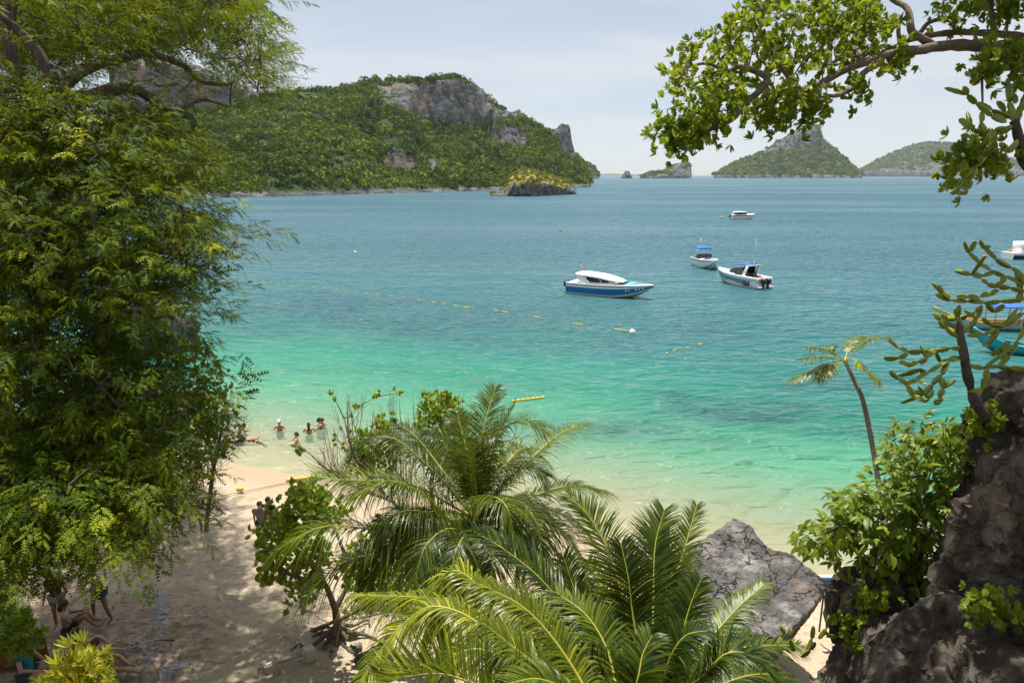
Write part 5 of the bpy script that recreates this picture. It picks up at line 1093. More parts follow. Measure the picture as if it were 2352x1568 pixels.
def outboard(parent, x, y, z):
    m = MB(); m.loft([[(x + dx * w - .02 * 0, y + dy * w2, zz) for dx, dy in ((-.38, -.17), (-.38, .17), (.16, .15), (.20, 0), (.16, -.15))] for zz, w, w2 in ((z + .30, .75, .9), (z + .42, 1, 1), (z + .78, 1, 1), (z + .92, .8, .75))])
    m.box((x - .05, y, z - .15), (.24, .13, .95)); m.box((x - .14, y, z - .55), (.5, .08, .10)); m.build('outboard_motor', M_ENG, parent, False)
def water_boat(name, label, px, py, yaw, group='motor boats moored in the bay'):
    g = G(px, py, 0); return empty(name, (g.x, g.y, 0), R(yaw), label, 'boat', group)

# big blue speedboat: bow to the right and a little towards us
s_ = G(1300, 668, 0); e_ = G(1470, 684, 0); bl = water_boat('speedboat', 'long blue and white speedboat with a swept white hardtop and two flags', 1311, 669.5, math.degrees(math.atan2(e_.y - s_.y, e_.x - s_.x)))
BL = (G(1490, 678, .0) - G(1292, 668, .0)).length * 1.0
R_ = hull(M_GEL, bl, BL, 2.9, 1.22, bow=.62, sheer=.30, flare=.78, n=30)
band(bl, R_, .24, .72, M_BLUEH, 'blue_topside'); band(bl, R_, .885, .915, M_ENG, 'pinstripe', .025); deck(bl, R_, M_GEL); rail(bl, R_, M_GEL, r=.07)
band(bl, R_, -.02, .06, M_ANTI, 'waterline_stripe', .022)
def top_shell(parent, stations, mat, nm, thick=.06):
    """roof lofted through stations (x, half width, z edge, z crown)"""
    m = MB(); rings = []
    for x, w, ze, zc in stations:
        up = [(x, w * u, ze + (zc - ze) * (1 - u * u)) for u in np.linspace(1, -1, 9)]; lo = [(x, w * u * .97, ze - thick + (zc - ze) * (1 - u * u) * .7) for u in np.linspace(-1, 1, 9)]; rings.append(up + lo)
    m.loft(rings); return m.build(nm, mat, parent, True)
k = BL / 10.0
top_shell(bl, [(.7 * k, .40, 2.42, 2.46), (1.2 * k, 1.05, 2.42, 2.62), (2.4 * k, 1.22, 2.38, 2.72), (4.0 * k, 1.22, 2.24, 2.62), (5.3 * k, 1.15, 2.04, 2.42), (6.2 * k, 1.0, 1.90, 2.18), (6.75 * k, .6, 1.88, 1.98)], M_GEL, 'hardtop', .10).location.z = -.20
m = MB()
for sd in (-1, 1):
    y = sd * 1.12; m.add([(1.0 * k, y, 2.18), (1.9 * k, y, 2.16), (2.9 * k, y, 1.45), (2.05 * k, y * 1.08, 1.18)], [[0, 1, 2, 3]]); m.add([(1.0 * k, y * .94, 2.18), (1.9 * k, y * .94, 2.16), (2.9 * k, y * .94, 1.45), (2.05 * k, y * 1.02, 1.18)], [[3, 2, 1, 0]])
    m.tube([(2.05 * k, y, 1.36), (3.5 * k, y, 1.40), (5.2 * k, y, 1.46), (6.2 * k, y * .9, 1.60)], .055, 6); m.tube([(3.9 * k, y, 2.04), (4.4 * k, y, 1.4)], .03, 6); m.tube([(5.0 * k, y, 1.88), (5.6 * k, y, 1.42)], .03, 6)
m.build('arch', M_GEL, bl)
m = MB()
for sd in (-1, 1):
    y = sd * 1.02; m.add([(2.75 * k, y, 2.08), (6.2 * k, y * .9, 1.66), (6.9 * k, y * .85, 1.46), (2.6 * k, y, 1.30)], [[0, 1, 2, 3]])
m.add([(6.2 * k, .92, 1.70), (6.2 * k, -.92, 1.70), (7.15 * k, -.88, 1.42), (7.15 * k, .88, 1.42)], [[0, 1, 2, 3]]); m.build('cabin_windows', M_GLASSD, bl)
m = MB(); m.box((4.2 * k, 0, 1.32), (4.4 * k, 2.0, .22)); m.build('cabin_side', M_GLASSD, bl)
for sx in (2.6, 3.5, 4.4): m = MB(); m.box((sx * k, 0, 1.45), (.45, 1.7, .35)); m.box((sx * k - .22, 0, 1.75), (.10, 1.7, .45)); m.build('bench_seat', M_BROWNV, bl)
m = MB(); m.loft([[(7.0 * k, w, 1.40), (7.0 * k, w, 1.54), (7.0 * k, -w, 1.54), (7.0 * k, -w, 1.40)] if i == 0 else [(8.0 * k, w * .8, 1.46), (8.0 * k, w * .8, 1.58), (8.0 * k, -w * .8, 1.58), (8.0 * k, -w * .8, 1.46)] for i, w in enumerate((.95, .95))]); m.build('bow_cushion', M_LBLUE, bl)
m = MB(); m.tube([(7.6 * k, .7, 1.40), (8.5 * k, .5, 1.46), (9.2 * k, .25, 1.48)], .05, 6); m.build('bow_hatch', M_BLUEH, bl); m = MB(); m.tube([(7.6 * k, -.7, 1.40), (8.5 * k, -.5, 1.46), (9.2 * k, -.25, 1.48)], .05, 6); m.build('bow_hatch', M_BLUEH, bl)
for i, (fx, fy) in enumerate(((1.25, .45), (1.9, -.45))):
    m = MB(); m.tube([(fx * k, fy, 2.2), (fx * k, fy, 3.15)], .02, 5); o = m.build('flag_pole', M_STEEL, bl)
    for j, mt in enumerate((M_FLAGR, M_WHITE, M_FLAGB, M_WHITE, M_FLAGR)):
        m = MB(); z = 3.12 - j * .085; m.box((fx * k - .20, fy, z), (.38, .02, .08)); m.build('flag_stripe', mt, o)
# white marks of the registration on the bow, too blurred in the photograph to read
m = MB(); hbs = R_[int(.80 * 29)]
for j in range(5):
    r1 = R_[int((.74 + .045 * j) * 29)]; z = r1[4] + (r1[2] - r1[4]) * .55; y = -(r1[1] * (.5 + .5 * r1[5]) + .06); m.box((r1[0], y - .02, z), (.16, .03, .17 - .04 * (j % 2)))
m.build('bow_marks', M_WHITE, bl)['kind'] = 'stuff'
outboard(bl, -.25, .45, .35); outboard(bl, -.25, -.45, .35)

# bow-on boat with blue bimini
b2 = water_boat('speedboat', 'white speedboat under a blue bimini, pointing its bow at us', 1603, 607, -90 + 4)
R_ = hull(M_GEL, b2, 6.8, 2.55, 1.15, bow=.5, sheer=.22, flare=.72); band(b2, R_, -.03, .10, M_ANTI, 'waterline_stripe', .02); band(b2, R_, .80, .87, M_GREYH, 'side_stripe', .02); rail(b2, R_, M_GEL, r=.07); deck(b2, R_, M_GEL, i0=11, crown=.12)
deck(b2, R_, M_BROWNV, 'cockpit_floor', 0, 12, drop=.55, crown=0)
for sd in (-1, 1):
    m = MB(); m.loft([[(4.3, sd * .22, 1.35), (4.3, sd * .95, 1.33), (4.3, sd * .95, 1.36), (4.3, sd * .22, 1.38)], [(5.4, sd * .22, 1.43), (5.3, sd * .52, 1.40), (5.3, sd * .52, 1.43), (5.4, sd * .22, 1.46)]]); m.build('deck_cushion', plain('navy_cushion', (0.02, 0.12, 0.24), .6), b2)
m = MB(); m.box((3.9, 0, 1.38), (1.7, .38, .10)); m.build('walkway', M_ENG, b2)
m = MB(); m.add([(3.0, 1.12, 1.35), (3.0, -1.12, 1.35), (2.5, -1.0, 1.85), (2.5, 1.0, 1.85)], [[0, 1, 2, 3]]); m.add([(2.98, 1.12, 1.35), (2.98, -1.12, 1.35), (2.48, -1.0, 1.85), (2.48, 1.0, 1.85)], [[3, 2, 1, 0]]); m.build('windscreen', M_GLASSD, b2)
top_shell(b2, [(.1, 1.0, 2.62, 2.75), (.8, 1.1, 2.72, 2.90), (1.9, 1.1, 2.70, 2.88), (2.6, 1.0, 2.52, 2.66)], M_BCAN, 'bimini', .05)
m = MB()
for sd in (-1, 1): m.tube([(2.5, sd * 1.0, 2.55), (2.7, sd * 1.2, 1.3)], .03, 6); m.tube([(.3, sd * 1.0, 2.65), (.2, sd * 1.2, 1.1)], .03, 6)
m.build('bimini_frame', M_STEEL, b2)
m = MB(); m.box((1.5, .5, 1.2), (.5, .5, .8)); m.box((1.5, -.5, 1.2), (.5, .5, .8)); m.build('seats', M_BROWNV, b2)
m = MB(); m.tube([(.3, .1, 2.7), (.3, .1, 3.9)], .05, 6); m.build('mast', M_GEL, b2); outboard(b2, -.25, 0, .4)
m = MB(); m.tube([(6.2, .05, 1.42), (6.6, -.05, 1.42)], .05, 6); m.build('anchor', M_STEEL, b2)

# stern-on boat with radar arch
b3 = water_boat('speedboat', 'white speedboat seen from astern with two black outboards and a tall aerial', 1752, 663, 117)
R_ = hull(M_GEL, b3, 7.4, 2.75, 1.25, bow=.6, sheer=.25, flare=.8)
band(b3, R_, -.03, .05, M_ANTI, 'waterline_stripe', .02); band(b3, R_, .10, .72, M_GREYH, 'hull_graphic', .018, 3, 26, wave=lambda t: (.62 - .55 * abs(t - .45) ** 1.2 * 1.2 - .12, .74)); band(b3, R_, .76, .80, M_BLUEH, 'pinstripe', .022)
band(b3, R_, .25, .62, M_RED, 'hull_emblem', .024, 3, 7); rail(b3, R_, M_GEL, r=.07); deck(b3, R_, M_GEL, i0=12, crown=.28); deck(b3, R_, plain('teak_sole', (0.16, 0.08, 0.05), .6), 'cockpit_floor', 0, 13, drop=.75, crown=0)
m = MB()
for sd in (-1, 1): m.box((1.6, sd * 1.12, 1.05), (3.6, .16, .55))
m.box((.06, 0, .95), (.12, 2.4, .62)); m.build('coaming', M_GEL, b3)
for sd in (-1, 1): m = MB(); m.box((-.25, sd * .95, .25), (.6, .5, .10)); m.build('swim_step', M_GEL, b3)
m = MB()
for sd in (-1, 1):
    y = sd * 1.05; m.loft([[(2.0, y, 1.3), (2.5, y, 1.3), (2.5, y * .93, 1.3), (2.0, y * .93, 1.3)], [(1.5, y * .95, 2.55), (1.8, y * .95, 2.55), (1.8, y * .87, 2.55), (1.5, y * .87, 2.55)]])
m.box((1.65, 0, 2.58), (.32, 2.05, .10)); m.build('radar_arch', M_GEL, b3)
m = MB()
for sd in (-1, 1): m.add([(2.45, sd * 1.06, 1.35), (4.9, sd * .85, 1.62), (3.9, sd * .80, 2.05), (2.3, sd * .98, 2.35)], [[0, 1, 2, 3]])
m.add([(4.9, .85, 1.62), (4.9, -.85, 1.62), (3.9, -.8, 2.08), (3.9, .8, 2.08)], [[0, 1, 2, 3]]); m.build('windows', M_GLASSD, b3)
top_shell(b3, [(1.6, .98, 2.62, 2.72), (2.8, .98, 2.58, 2.76), (4.0, .85, 2.35, 2.48)], M_BCAN, 'canvas_top', .05)
m = MB(); m.box((3.0, 0, 1.15), (1.0, 1.9, .9)); m.build('helm_console', M_GLASSD, b3)
for j, (x, y) in enumerate(((.75, -.55), (.85, 0), (.75, .6), (1.25, .3))): m = MB(); m.ball((x, y, 1.02), (.24, .26, .22), 9, 7, .5, j); m.build('life_jacket', M_ORANGE, b3, True)
m = MB(); m.tube([(1.7, 0, 2.6), (1.7, 0, 2.95)], .06, 6); o = m.build('aerial_base', M_GEL, b3); m = MB(); m.tube([(1.7, 0, 2.9), (1.62, 0, 5.8)], [.028, .012], 5); m.build('aerial', M_GEL, o)
outboard(b3, -.30, .38, .30); outboard(b3, -.30, -.38, .30)
m = MB(); m.ball((1.0, 1.48, .62), (.14, .14, .32), 8, 8); m.build('fender', M_BLUEH, b3, True)

# small white cruiser with dark red stripe
b4 = water_boat('cabin_boat', 'small white cabin boat with a dark red stripe next to a yellow buoy', 1679, 503, -6)
R_ = hull(M_GEL, b4, 7.0, 2.5, 1.15, bow=.5, sheer=.3, flare=.8); band(b4, R_, .74, .93, M_RED, 'red_stripe'); band(b4, R_, -.03, .06, M_ANTI, 'waterline_stripe', .02); deck(b4, R_, M_GEL, crown=.3); rail(b4, R_, M_GEL, r=.06)
m = MB(); m.loft([[(1.2, w, z), (1.2, w * .9, z2), (1.2, -w * .9, z2), (1.2, -w, z)] if i == 0 else [(4.6, w * .8, z), (4.2, w * .7, z2 - .1), (4.2, -w * .7, z2 - .1), (4.6, -w * .8, z)] for i, (w, z, z2) in enumerate(((1.0, 1.2, 2.1), (1.0, 1.3, 2.1)))]); m.build('cabin', M_GLASSD, b4)
top_shell(b4, [(.5, .95, 2.10, 2.20), (2.0, 1.05, 2.15, 2.32), (3.6, 1.0, 2.12, 2.26), (4.5, .8, 1.98, 2.08)], M_GEL, 'hardtop', .07)
m = MB()
for sd in (-1, 1): m.tube([(.5, sd * .95, 2.1), (.1, sd * 1.1, 1.2)], .05, 6); m.tube([(1.6, sd * 1.0, 2.1), (1.6, sd * 1.05, 1.2)], .06, 6)
m.build('roof_posts', M_GEL, b4); outboard(b4, -.25, 0, .35)

# boats that the right edge cuts off
b5 = water_boat('speedboat', 'white motor cruiser cut off by the right edge of the picture', 2312, 594, 4)
R_ = hull(M_GEL, b5, 9.0, 2.9, 1.0, bow=.5, n=24); band(b5, R_, .05, .70, M_ENG, 'black_topside'); deck(b5, R_, M_GEL); rail(b5, R_, M_GEL)
m = MB(); m.loft([[(1.6, 1.1, 1.0), (1.4, .95, 2.7), (1.4, -.95, 2.7), (1.6, -1.1, 1.0)], [(5.0, 1.0, 1.1), (4.4, .85, 2.7), (4.4, -.85, 2.7), (5.0, -1.0, 1.1)]]); m.build('cabin', M_GEL, b5); m = MB(); m.ball((.7, .3, 1.25), (.3, .3, .22), 9, 7); m.build('life_ring', M_ORANGE, b5, True)
def longtail(label, px, py, yaw, L, hullm, stripe, canopy, blue=True):
    g = G(px, py, 0); b = empty('longtail_boat', (g.x, g.y, 0), R(yaw), label, 'boat', 'wooden longtail boats by the cliff'); m = MB(); rings = []
    for t in np.linspace(0, 1, 22):
        x = L * t; hb = .85 * math.sin(min(1, .25 + t * 1.1) * math.pi * .5) * (1 - max(0, (t - .45) / .55) ** 2) + .03; top = .55 + .25 * (1 - t) ** 2 + 1.25 * max(0, (t - .45) / .55) ** 2.2; kl = -.25 + (top + .05) * max(0, (t - .6) / .4) ** 2.2
        rings.append([(x, hb, top), (x, hb * .8, (top + kl) / 2), (x, 0, kl), (x, -hb * .8, (top + kl) / 2), (x, -hb, top)])
    m.loft(rings, closed=False, caps=False); v = np.array(rings); m.build('hull', hullm, b, True)
    for sd, i in ((1, 0), (-1, 4)): m = MB(); m.tube(v[:, i] + np.array([0, 0, .02]), .06, 6); m.build('gunwale', stripe, b, True)
    m = MB(); m.add(np.stack([v[:, 0] * [1, .95, 1] - [0, 0, .15], v[:, 4] * [1, .95, 1] - [0, 0, .15]], 1).reshape(-1, 3), grid_faces(22, 2)); m.build('deck', M_WOODO, b)
    if canopy: top_shell(b, [(.8, .85, 2.0, 2.1), (2.5, .9, 2.05, 2.2), (L * .5, .9, 2.0, 2.12)], canopy, 'canopy', .05); m = MB(); [m.tube([(x, sd * .8, 2.0), (x, sd * .8, .5)], .035, 6) for x in (.9, L * .27, L * .48) for sd in (-1, 1)]; m.build('canopy_posts', M_WOODO, b)
    return b
longtail('longtail boat with white and yellow bow poking out behind the cactus', 2395, 758, 172, 9.0, plain('white_turquoise_hull', (0.55, 0.62, 0.55), .4, .3, 1.5), M_YEL, M_BCAN)
longtail('longtail boat with a turquoise hull below the white-bowed one', 2520, 825, 160, 8.0, M_TURQ, M_TURQ, None)
longtail('red and blue longtail boat just behind the top of the cliff', 2290, 935, 32, 8.0, plain('red_boat_paint', (0.38, 0.07, 0.05), .5, .4, 3), M_BCAN, None)

# ------------------------------------------------------------------ floats and buoys
def buoy(label, px, py, r, mat, nm='mooring_buoy', group='round mooring buoys', cat='buoy'):
    g = G(px, py, 0); o = empty(nm, (g.x, g.y, 0), 0, label, cat, group); m = MB(); m.ball((0, 0, r * .45), r, 14, 10); m.build('float_ball', mat, o, True); m = MB(); m.tube([(0, 0, r * 1.35), (0, 0, r * 1.62)], r * .14, 6); m.build('eye', M_STEEL, o)
buoy('yellow ball buoy just left of the small cabin boat', 1657, 501, .38, M_YEL); buoy('small orange buoy alone in open water above the blue speedboat', 1287, 530, .30, M_ORANGE); buoy('tiny orange buoy close to the branches of the big tree', 601, 524, .30, M_ORANGE); buoy('small white buoy in the middle of the bay', 816, 581, .24, M_WHITE)
buoy('round white buoy at the end of the yellow float line', 1452, 766, .27, M_WHITE); buoy('orange buoy beside the upper cactus arms', 2262, 592, .34, M_ORANGE)
fl_me = {}
def float_string(px, py, n, ang, label, size=.16, z=0.03, group='yellow floats of the swimming line'):
    """a short string of barrel floats threaded on the line: one thing, each float a part"""
    g = G(px, py, z); o = empty('line_float', (g.x, g.y, z), ang, label, 'float', group)
    if size not in fl_me:
        m = MB(); a = np.array([(-1, .45), (-.8, .85), (-.3, 1), (.3, 1), (.8, .85), (1, .45)]); m.tube([(x * size * .95, 0, 0) for x, _ in a], [r_ * size * .62 for _, r_ in a], 10); fl_me[size] = m.mesh('float', M_YEL, True)
    for i in range(n):
        f = mk('float', fl_me[size], o); f.location = ((i - (n - 1) / 2) * size * 2.05, 0, 0)
    return o
ORD = [a + b for a in ('', 'twenty-', 'thirty-') for b in ('first', 'second', 'third', 'fourth', 'fifth', 'sixth', 'seventh', 'eighth', 'ninth')]
ORD = ORD[:9] + ['tenth', 'eleventh', 'twelfth', 'thirteenth', 'fourteenth', 'fifteenth', 'sixteenth', 'seventeenth', 'eighteenth', 'nineteenth', 'twentieth'] + ORD[9:18] + ['thirtieth'] + ORD[18:]
line = [(526, 637, 1), (540, 639, 1), (556, 641, 1), (573, 643, 1), (587, 645, 1), (604, 647, 1), (622, 650, 1), (640, 652, 1), (655, 654, 1), (672, 656, 1), (688, 656.5, 1), (703, 658, 1), (720, 659.5, 1), (746, 662, 2), (773, 666, 1), (796, 669.5, 1), (817, 671, 1), (843, 674, 2), (868, 677, 1), (897, 680, 2), (930, 684, 1), (963, 689, 2), (997, 695, 2), (1020, 698, 1), (1046, 702, 2), (1072, 706, 3),
        (1140, 714, 2), (1160, 717, 3), (1234, 729, 3), (1327, 744.5, 4), (1427, 758, 5), (1532, 812, 1), (1549, 806, 1), (1579, 799, 1), (1608, 791, 2)]
pts = [G(a, b, 0) for a, b, _ in line]; rope_m = plain('line_rope', (0.35, 0.30, 0.16), .9)
for i, (a, b, n) in enumerate(line):
    j = min(i + 1, len(pts) - 1) if i != 30 else i; p0 = pts[max(0, j - 1)] if j == i else pts[i]; p1 = pts[j]; ang = math.atan2(p1.y - p0.y, p1.x - p0.x) if (p1 - p0).length > 1e-3 else -.2
    lb = {29: 'four yellow barrel floats on the line left of the white buoy end', 30: 'five yellow barrel floats next to the round white buoy', 34: 'rightmost pair of yellow floats on the short line below the boats', 31: 'leftmost and darkest float of the short line below the boats', 32: 'second float from the left on the short line below the boats', 33: 'third float from the left on the short line below the boats'}.get(i, 'yellow float on the long line, %s from the end nearest the big tree' % ORD[i])
    float_string(a, b, n, ang, lb, .125)
for nm, idx, lb in (('float_line', range(0, 31), 'thin rope joining the long row of yellow floats'), ('float_line', range(31, 35), 'thin rope of the short row of floats below the stern-on boat')):
    m = MB(); m.tube([(pts[i].x, pts[i].y, .02) for i in idx], .010, 5); m.build(nm, rope_m, label=lb, cat='rope')
float_string(1213, 917, 7, .35, 'slanting yellow float string in the green water above the palm', .15)
gA = G(690, 1098, .25); gB = G(551, 1122, .55)
float_string(690, 1099, 4, .30, 'four yellow floats resting on the wet sand', .15, gz(gA.x, gA.y) + .10, 'yellow floats lying on the beach'); float_string(551, 1123, 1, .2, 'single yellow float lying on the dry sand', .15, gz(gB.x, gB.y) + .10, 'yellow floats lying on the beach')
float_string(858, 1126, 2, .3, 'yellow floats in the shallows behind the bare branches', .15, .03)
p0 = G(440, 1142, .6); p1 = G(720, 1094, .1); p2 = G(870, 1085, .0); m = MB(); m.tube([(p.x, p.y, max(0.02, gz(p.x, p.y)) + .06) for p in [p0 + (p1 - p0) * t for t in np.linspace(0, 1, 12)] + [p2]], .018, 5); m.build('beach_rope', rope_m, label='pale rope running over the sand between the yellow floats', cat='rope')

# ------------------------------------------------------------------ things on the sand
M_CONC = plain('cast_concrete', (0.50, 0.46, 0.40), .9, .15, 6, bump=.5); M_RUST = plain('galvanised_bar', (0.34, 0.30, 0.26), .6)
g1 = G(619, 1520, 1.2); g2 = G(708, 1492, 1.2); mid = (g1 + g2) / 2
an = empty('mooring_weight', (mid.x, mid.y, gz(mid.x, mid.y)), math.atan2(g2.y - g1.y, g2.x - g1.x), 'bar with a concrete block at each end lying on the sand', 'mooring weight'); Lb = (g2 - g1).length
m = MB(); m.tube([(-Lb / 2 - .3, 0, .17), (Lb / 2 + .25, 0, .17)], .032, 8); m.build('bar', M_RUST, an)
for sx, sz in ((-1, .30), (1, .30)):
    bmx = bmesh.new(); bmesh.ops.create_cube(bmx, size=1); bmesh.ops.scale(bmx, vec=(sz, sz * 1.05, sz * 1.1), verts=bmx.verts); bmesh.ops.bevel(bmx, geom=bmx.edges, offset=.035, segments=2, affect='EDGES'); me = bpy.data.meshes.new('block'); bmx.to_mesh(me); bmx.free(); me.materials.append(M_CONC)
    o = mk('concrete_block', me, an); o.location = (sx * Lb / 2, 0, sz * .5); o.rotation_euler = (0, .12 * sx, .15)
def stone(nm, label, px, py, r, mat, z=1.1, seed=0, flat=.6, cat='stone', group=None):
    g = G(px, py, z); m = MB(); rr = np.array([r * 1.2, r, r * flat])
    m.ball((0, 0, r * flat * .45), rr, 16, 11, .75, seed); v = m.v[0]; v += fbm(v * 2.2 / r + seed, 3, .6, True)[:, None] * r * .18 * v / (np.linalg.norm(v, axis=1)[:, None] + .01)
    o = m.build(nm, mat, None, False, label=label, cat=cat, group=group); o.location = (g.x, g.y, gz(g.x, g.y) - .03); o.rotation_euler = (0, 0, seed)
stone('black_rock', 'blackish pitted rock half hidden by the palm fronds', 845, 1502, .30, limestone('black_limestone', 3, (.03, .03, .03), (.10, .10, .095)), cat='rock', seed=2)
stone('pale_stone', 'white lump of stone by the tree roots', 762, 1474, .11, M_STONE, seed=3); stone('pale_stone', 'flat pale stone right of the tree roots', 815, 1468, .16, M_STONE, seed=4); stone('pale_stone', 'small pale stone under the drooping frond', 880, 1478, .13, M_STONE, seed=5)
stone('shore_rock', 'low brown rock shelf in front of the tilted boulder', 1700, 1468, .8, limestone('brown_limestone', 2, (.10, .075, .05), (.26, .20, .14)), cat='rock', seed=6, flat=.5)
stone('headland_rock', 'grey rock headland glimpsed through the big tree', 330, 800, 3.2, limestone('grey_limestone', .7), 0, 7, 1.5, 'rock')
rng = np.random.RandomState(66)
g = G(775, 1448, 1.0); rt = empty('root_tangle', (g.x, g.y, gz(g.x, g.y)), 0, 'tangle of weathered roots at the foot of the beach tree', 'roots')
for k in range(11):
    a = k * .58 + .3; l = rng.uniform(.5, 1.25); p = [(0, 0, .35), (math.cos(a) * l * .3, math.sin(a) * l * .3, .20)] + [(math.cos(a + rng.uniform(-.4, .4)) * l * t, math.sin(a + rng.uniform(-.4, .4)) * l * t, .10 * (1.1 - t)) for t in (.6, .85, 1.1)]
    m = MB(); m.tube(limb_pts(p, 3), np.linspace(.075, .02, 3 * 4 + 1), 7, noise=.8); m.build('root', M_TWIG, rt, True)
def driftwood(label, pa, pb, r, z=1.2):
    a = G(*pa, z); b = G(*pb, z); c_ = a + (b - a) * .5; m = MB(); pp = [(p.x - c_.x, p.y - c_.y, gz(p.x, p.y) - gz(c_.x, c_.y) + r * .7 + dz) for p, dz in ((a, 0), (a + (b - a) * .4, .03), (b, .01))]
    m.tube(limb_pts(pp, 4), np.linspace(r, r * .45, 9), 7, noise=.8); o = m.build('driftwood', M_BARK, None, True, label=label, cat='driftwood'); o.location = (c_.x, c_.y, gz(c_.x, c_.y))
driftwood('dark stick lying across the shaded sand by the netting', (352, 1458), (398, 1453), .035); driftwood('thin curved stick under the tree beside the standing man', (342, 1362), (362, 1336), .02); driftwood('bent branch lying near the seated woman', (302, 1468), (345, 1498), .02)
# torn white and blue netting and plastic lying on the sand
M_NETB = plain('faded_blue_plastic', (0.22, 0.28, 0.42), .6, .3, 20); M_NETW = plain('faded_white_plastic', (0.45, 0.46, 0.50), .7, .3, 20)
def netting(label, poly, n, mats, seed):
    r = np.random.RandomState(seed); s = sample_poly([poly], n, r); P = [G(a, b, 1.2) for a, b in s]; c_ = sum(P, Vector()) / n
    o = empty('torn_netting', (c_.x, c_.y, gz(c_.x, c_.y)), 0, label, 'netting')
    for kk, mt in enumerate(mats):
        m = MB()
        for p in P[kk::len(mats)]:
            L = r.uniform(.08, .38); a = r.normal() * .6; d = np.array([math.cos(a), math.sin(a), 0]) * L; z = gz(p.x, p.y) - gz(c_.x, c_.y); q0 = np.array([p.x - c_.x, p.y - c_.y, z + .035]); w = r.uniform(.002, .009) ; nn = np.array([-d[1], d[0], 0]) / L * w
            mid = q0 + d * .5 + np.array([0, 0, r.uniform(.0, .04)]); e = q0 + d; m.add([q0 - nn, q0 + nn, mid + nn, mid - nn, e + nn, e - nn], [[0, 1, 2, 3], [3, 2, 4, 5]])
        m.build('shreds', mt, o, kind='stuff')
netting('strip of torn blue and white netting on the shaded sand', [(330, 1345), (360, 1335), (372, 1360), (375, 1395), (362, 1450), (350, 1470), (352, 1410), (335, 1400)], 170, (M_NETW, M_NETB), 1); netting('frayed white threads spread in front of the seated woman', [(300, 1440), (350, 1450), (360, 1500), (330, 1520), (280, 1460)], 90, (M_NETW,), 2); netting('blue tattered plastic bundle nearest the bottom edge', [(355, 1530), (410, 1508), (412, 1516), (370, 1540)], 60, (M_NETB, M_NETW), 3); netting('pale torn sheet under the hanging tree leaves', [(285, 1328), (340, 1332), (345, 1345), (290, 1348)], 60, (M_NETW,), 4)
# fallen leaves on the shaded sand
V, F, A = [], [], []; tv, tf = leaf_fold(.10, .025, ELL)
s = sample_poly([[(80, 1330), (330, 1330), (450, 1400), (440, 1540), (120, 1560), (60, 1450)]], 420, rng); P = np.array([G(a, b, 1.25)[:] for a, b in s]); P[:, 2] = ground(P[:, 0], P[:, 1]) + .05
V, F, A = place([(tv, tf)], np.zeros(len(P), int), frames(rng.normal(size=(len(P), 3)) * [1, 1, .15]), P, rng.uniform(.6, 1.3, len(P)), rng.uniform(0, 1, len(P)), rng, 0, 12)
mk('fallen_leaves', mesh_np('fallen_leaves', V, F, M_DEAD, {'rnd': A}), label='scattered dry brown leaves on the shaded sand', cat='leaves', kind='stuff')
# dark wooden dugout in the shade
g = G(15, 1528, 1.3); dg_ = empty('wooden_canoe', (g.x - .6, g.y, gz(g.x, g.y)), R(10), 'dark wooden canoe hull in the shade behind the teal shirt', 'canoe'); m = MB(); rings = []
for t in np.linspace(0, 1, 12):
    hb = .38 * math.sin(t * math.pi) ** .6 + .02; rings.append([(t * 3 - 1.5, hb, .5 + .2 * (2 * t - 1) ** 2), (t * 3 - 1.5, hb * .7, .15), (t * 3 - 1.5, 0, .02 + .3 * abs(2 * t - 1) ** 4), (t * 3 - 1.5, -hb * .7, .15), (t * 3 - 1.5, -hb, .5 + .2 * (2 * t - 1) ** 2)])
m.loft(rings, closed=False, caps=False); m.build('hull', M_WOODO, dg_, True); m = MB(); m.box((0, 0, .42), (.25, .6, .04)); m.build('thwart', M_BARK, dg_)

# ------------------------------------------------------------------ people
M_SKIN = [plain('skin_tan', (0.36, 0.19, 0.12), .55, .08, 10), plain('skin_fair', (0.52, 0.31, 0.22), .55, .08, 10), plain('skin_brown', (0.22, 0.11, 0.065), .55, .08, 10)]
M_HAIR = [plain('hair_dark', (0.014, 0.010, 0.008), .5, .2, 20), plain('hair_brown', (0.06, 0.033, 0.018), .5, .2, 20)]
def cloth(n, c): return plain(n, c, .85, .15, 12)
def skin_mesh(nodes, edges, name, root=0, lvl=2):
    me = bpy.data.meshes.new(name); me.from_pydata([n[:3] for n in nodes], edges, []); o = bpy.data.objects.new('tmp', me); col.objects.link(o)
    md = o.modifiers.new('s', 'SKIN'); md.use_smooth_shade = True
    for i, n in enumerate(nodes):
        r = n[3]; me.skin_vertices[0].data[i].radius = (r, r) if not isinstance(r, tuple) else r; me.skin_vertices[0].data[i].use_root = (i == root)
    sb = o.modifiers.new('b', 'SUBSURF'); sb.levels = lvl; sb.render_levels = lvl
    dg = bpy.context.evaluated_depsgraph_get(); m2 = bpy.data.meshes.new_from_object(o.evaluated_get(dg)); bpy.data.objects.remove(o); m2.name = name
    return m2
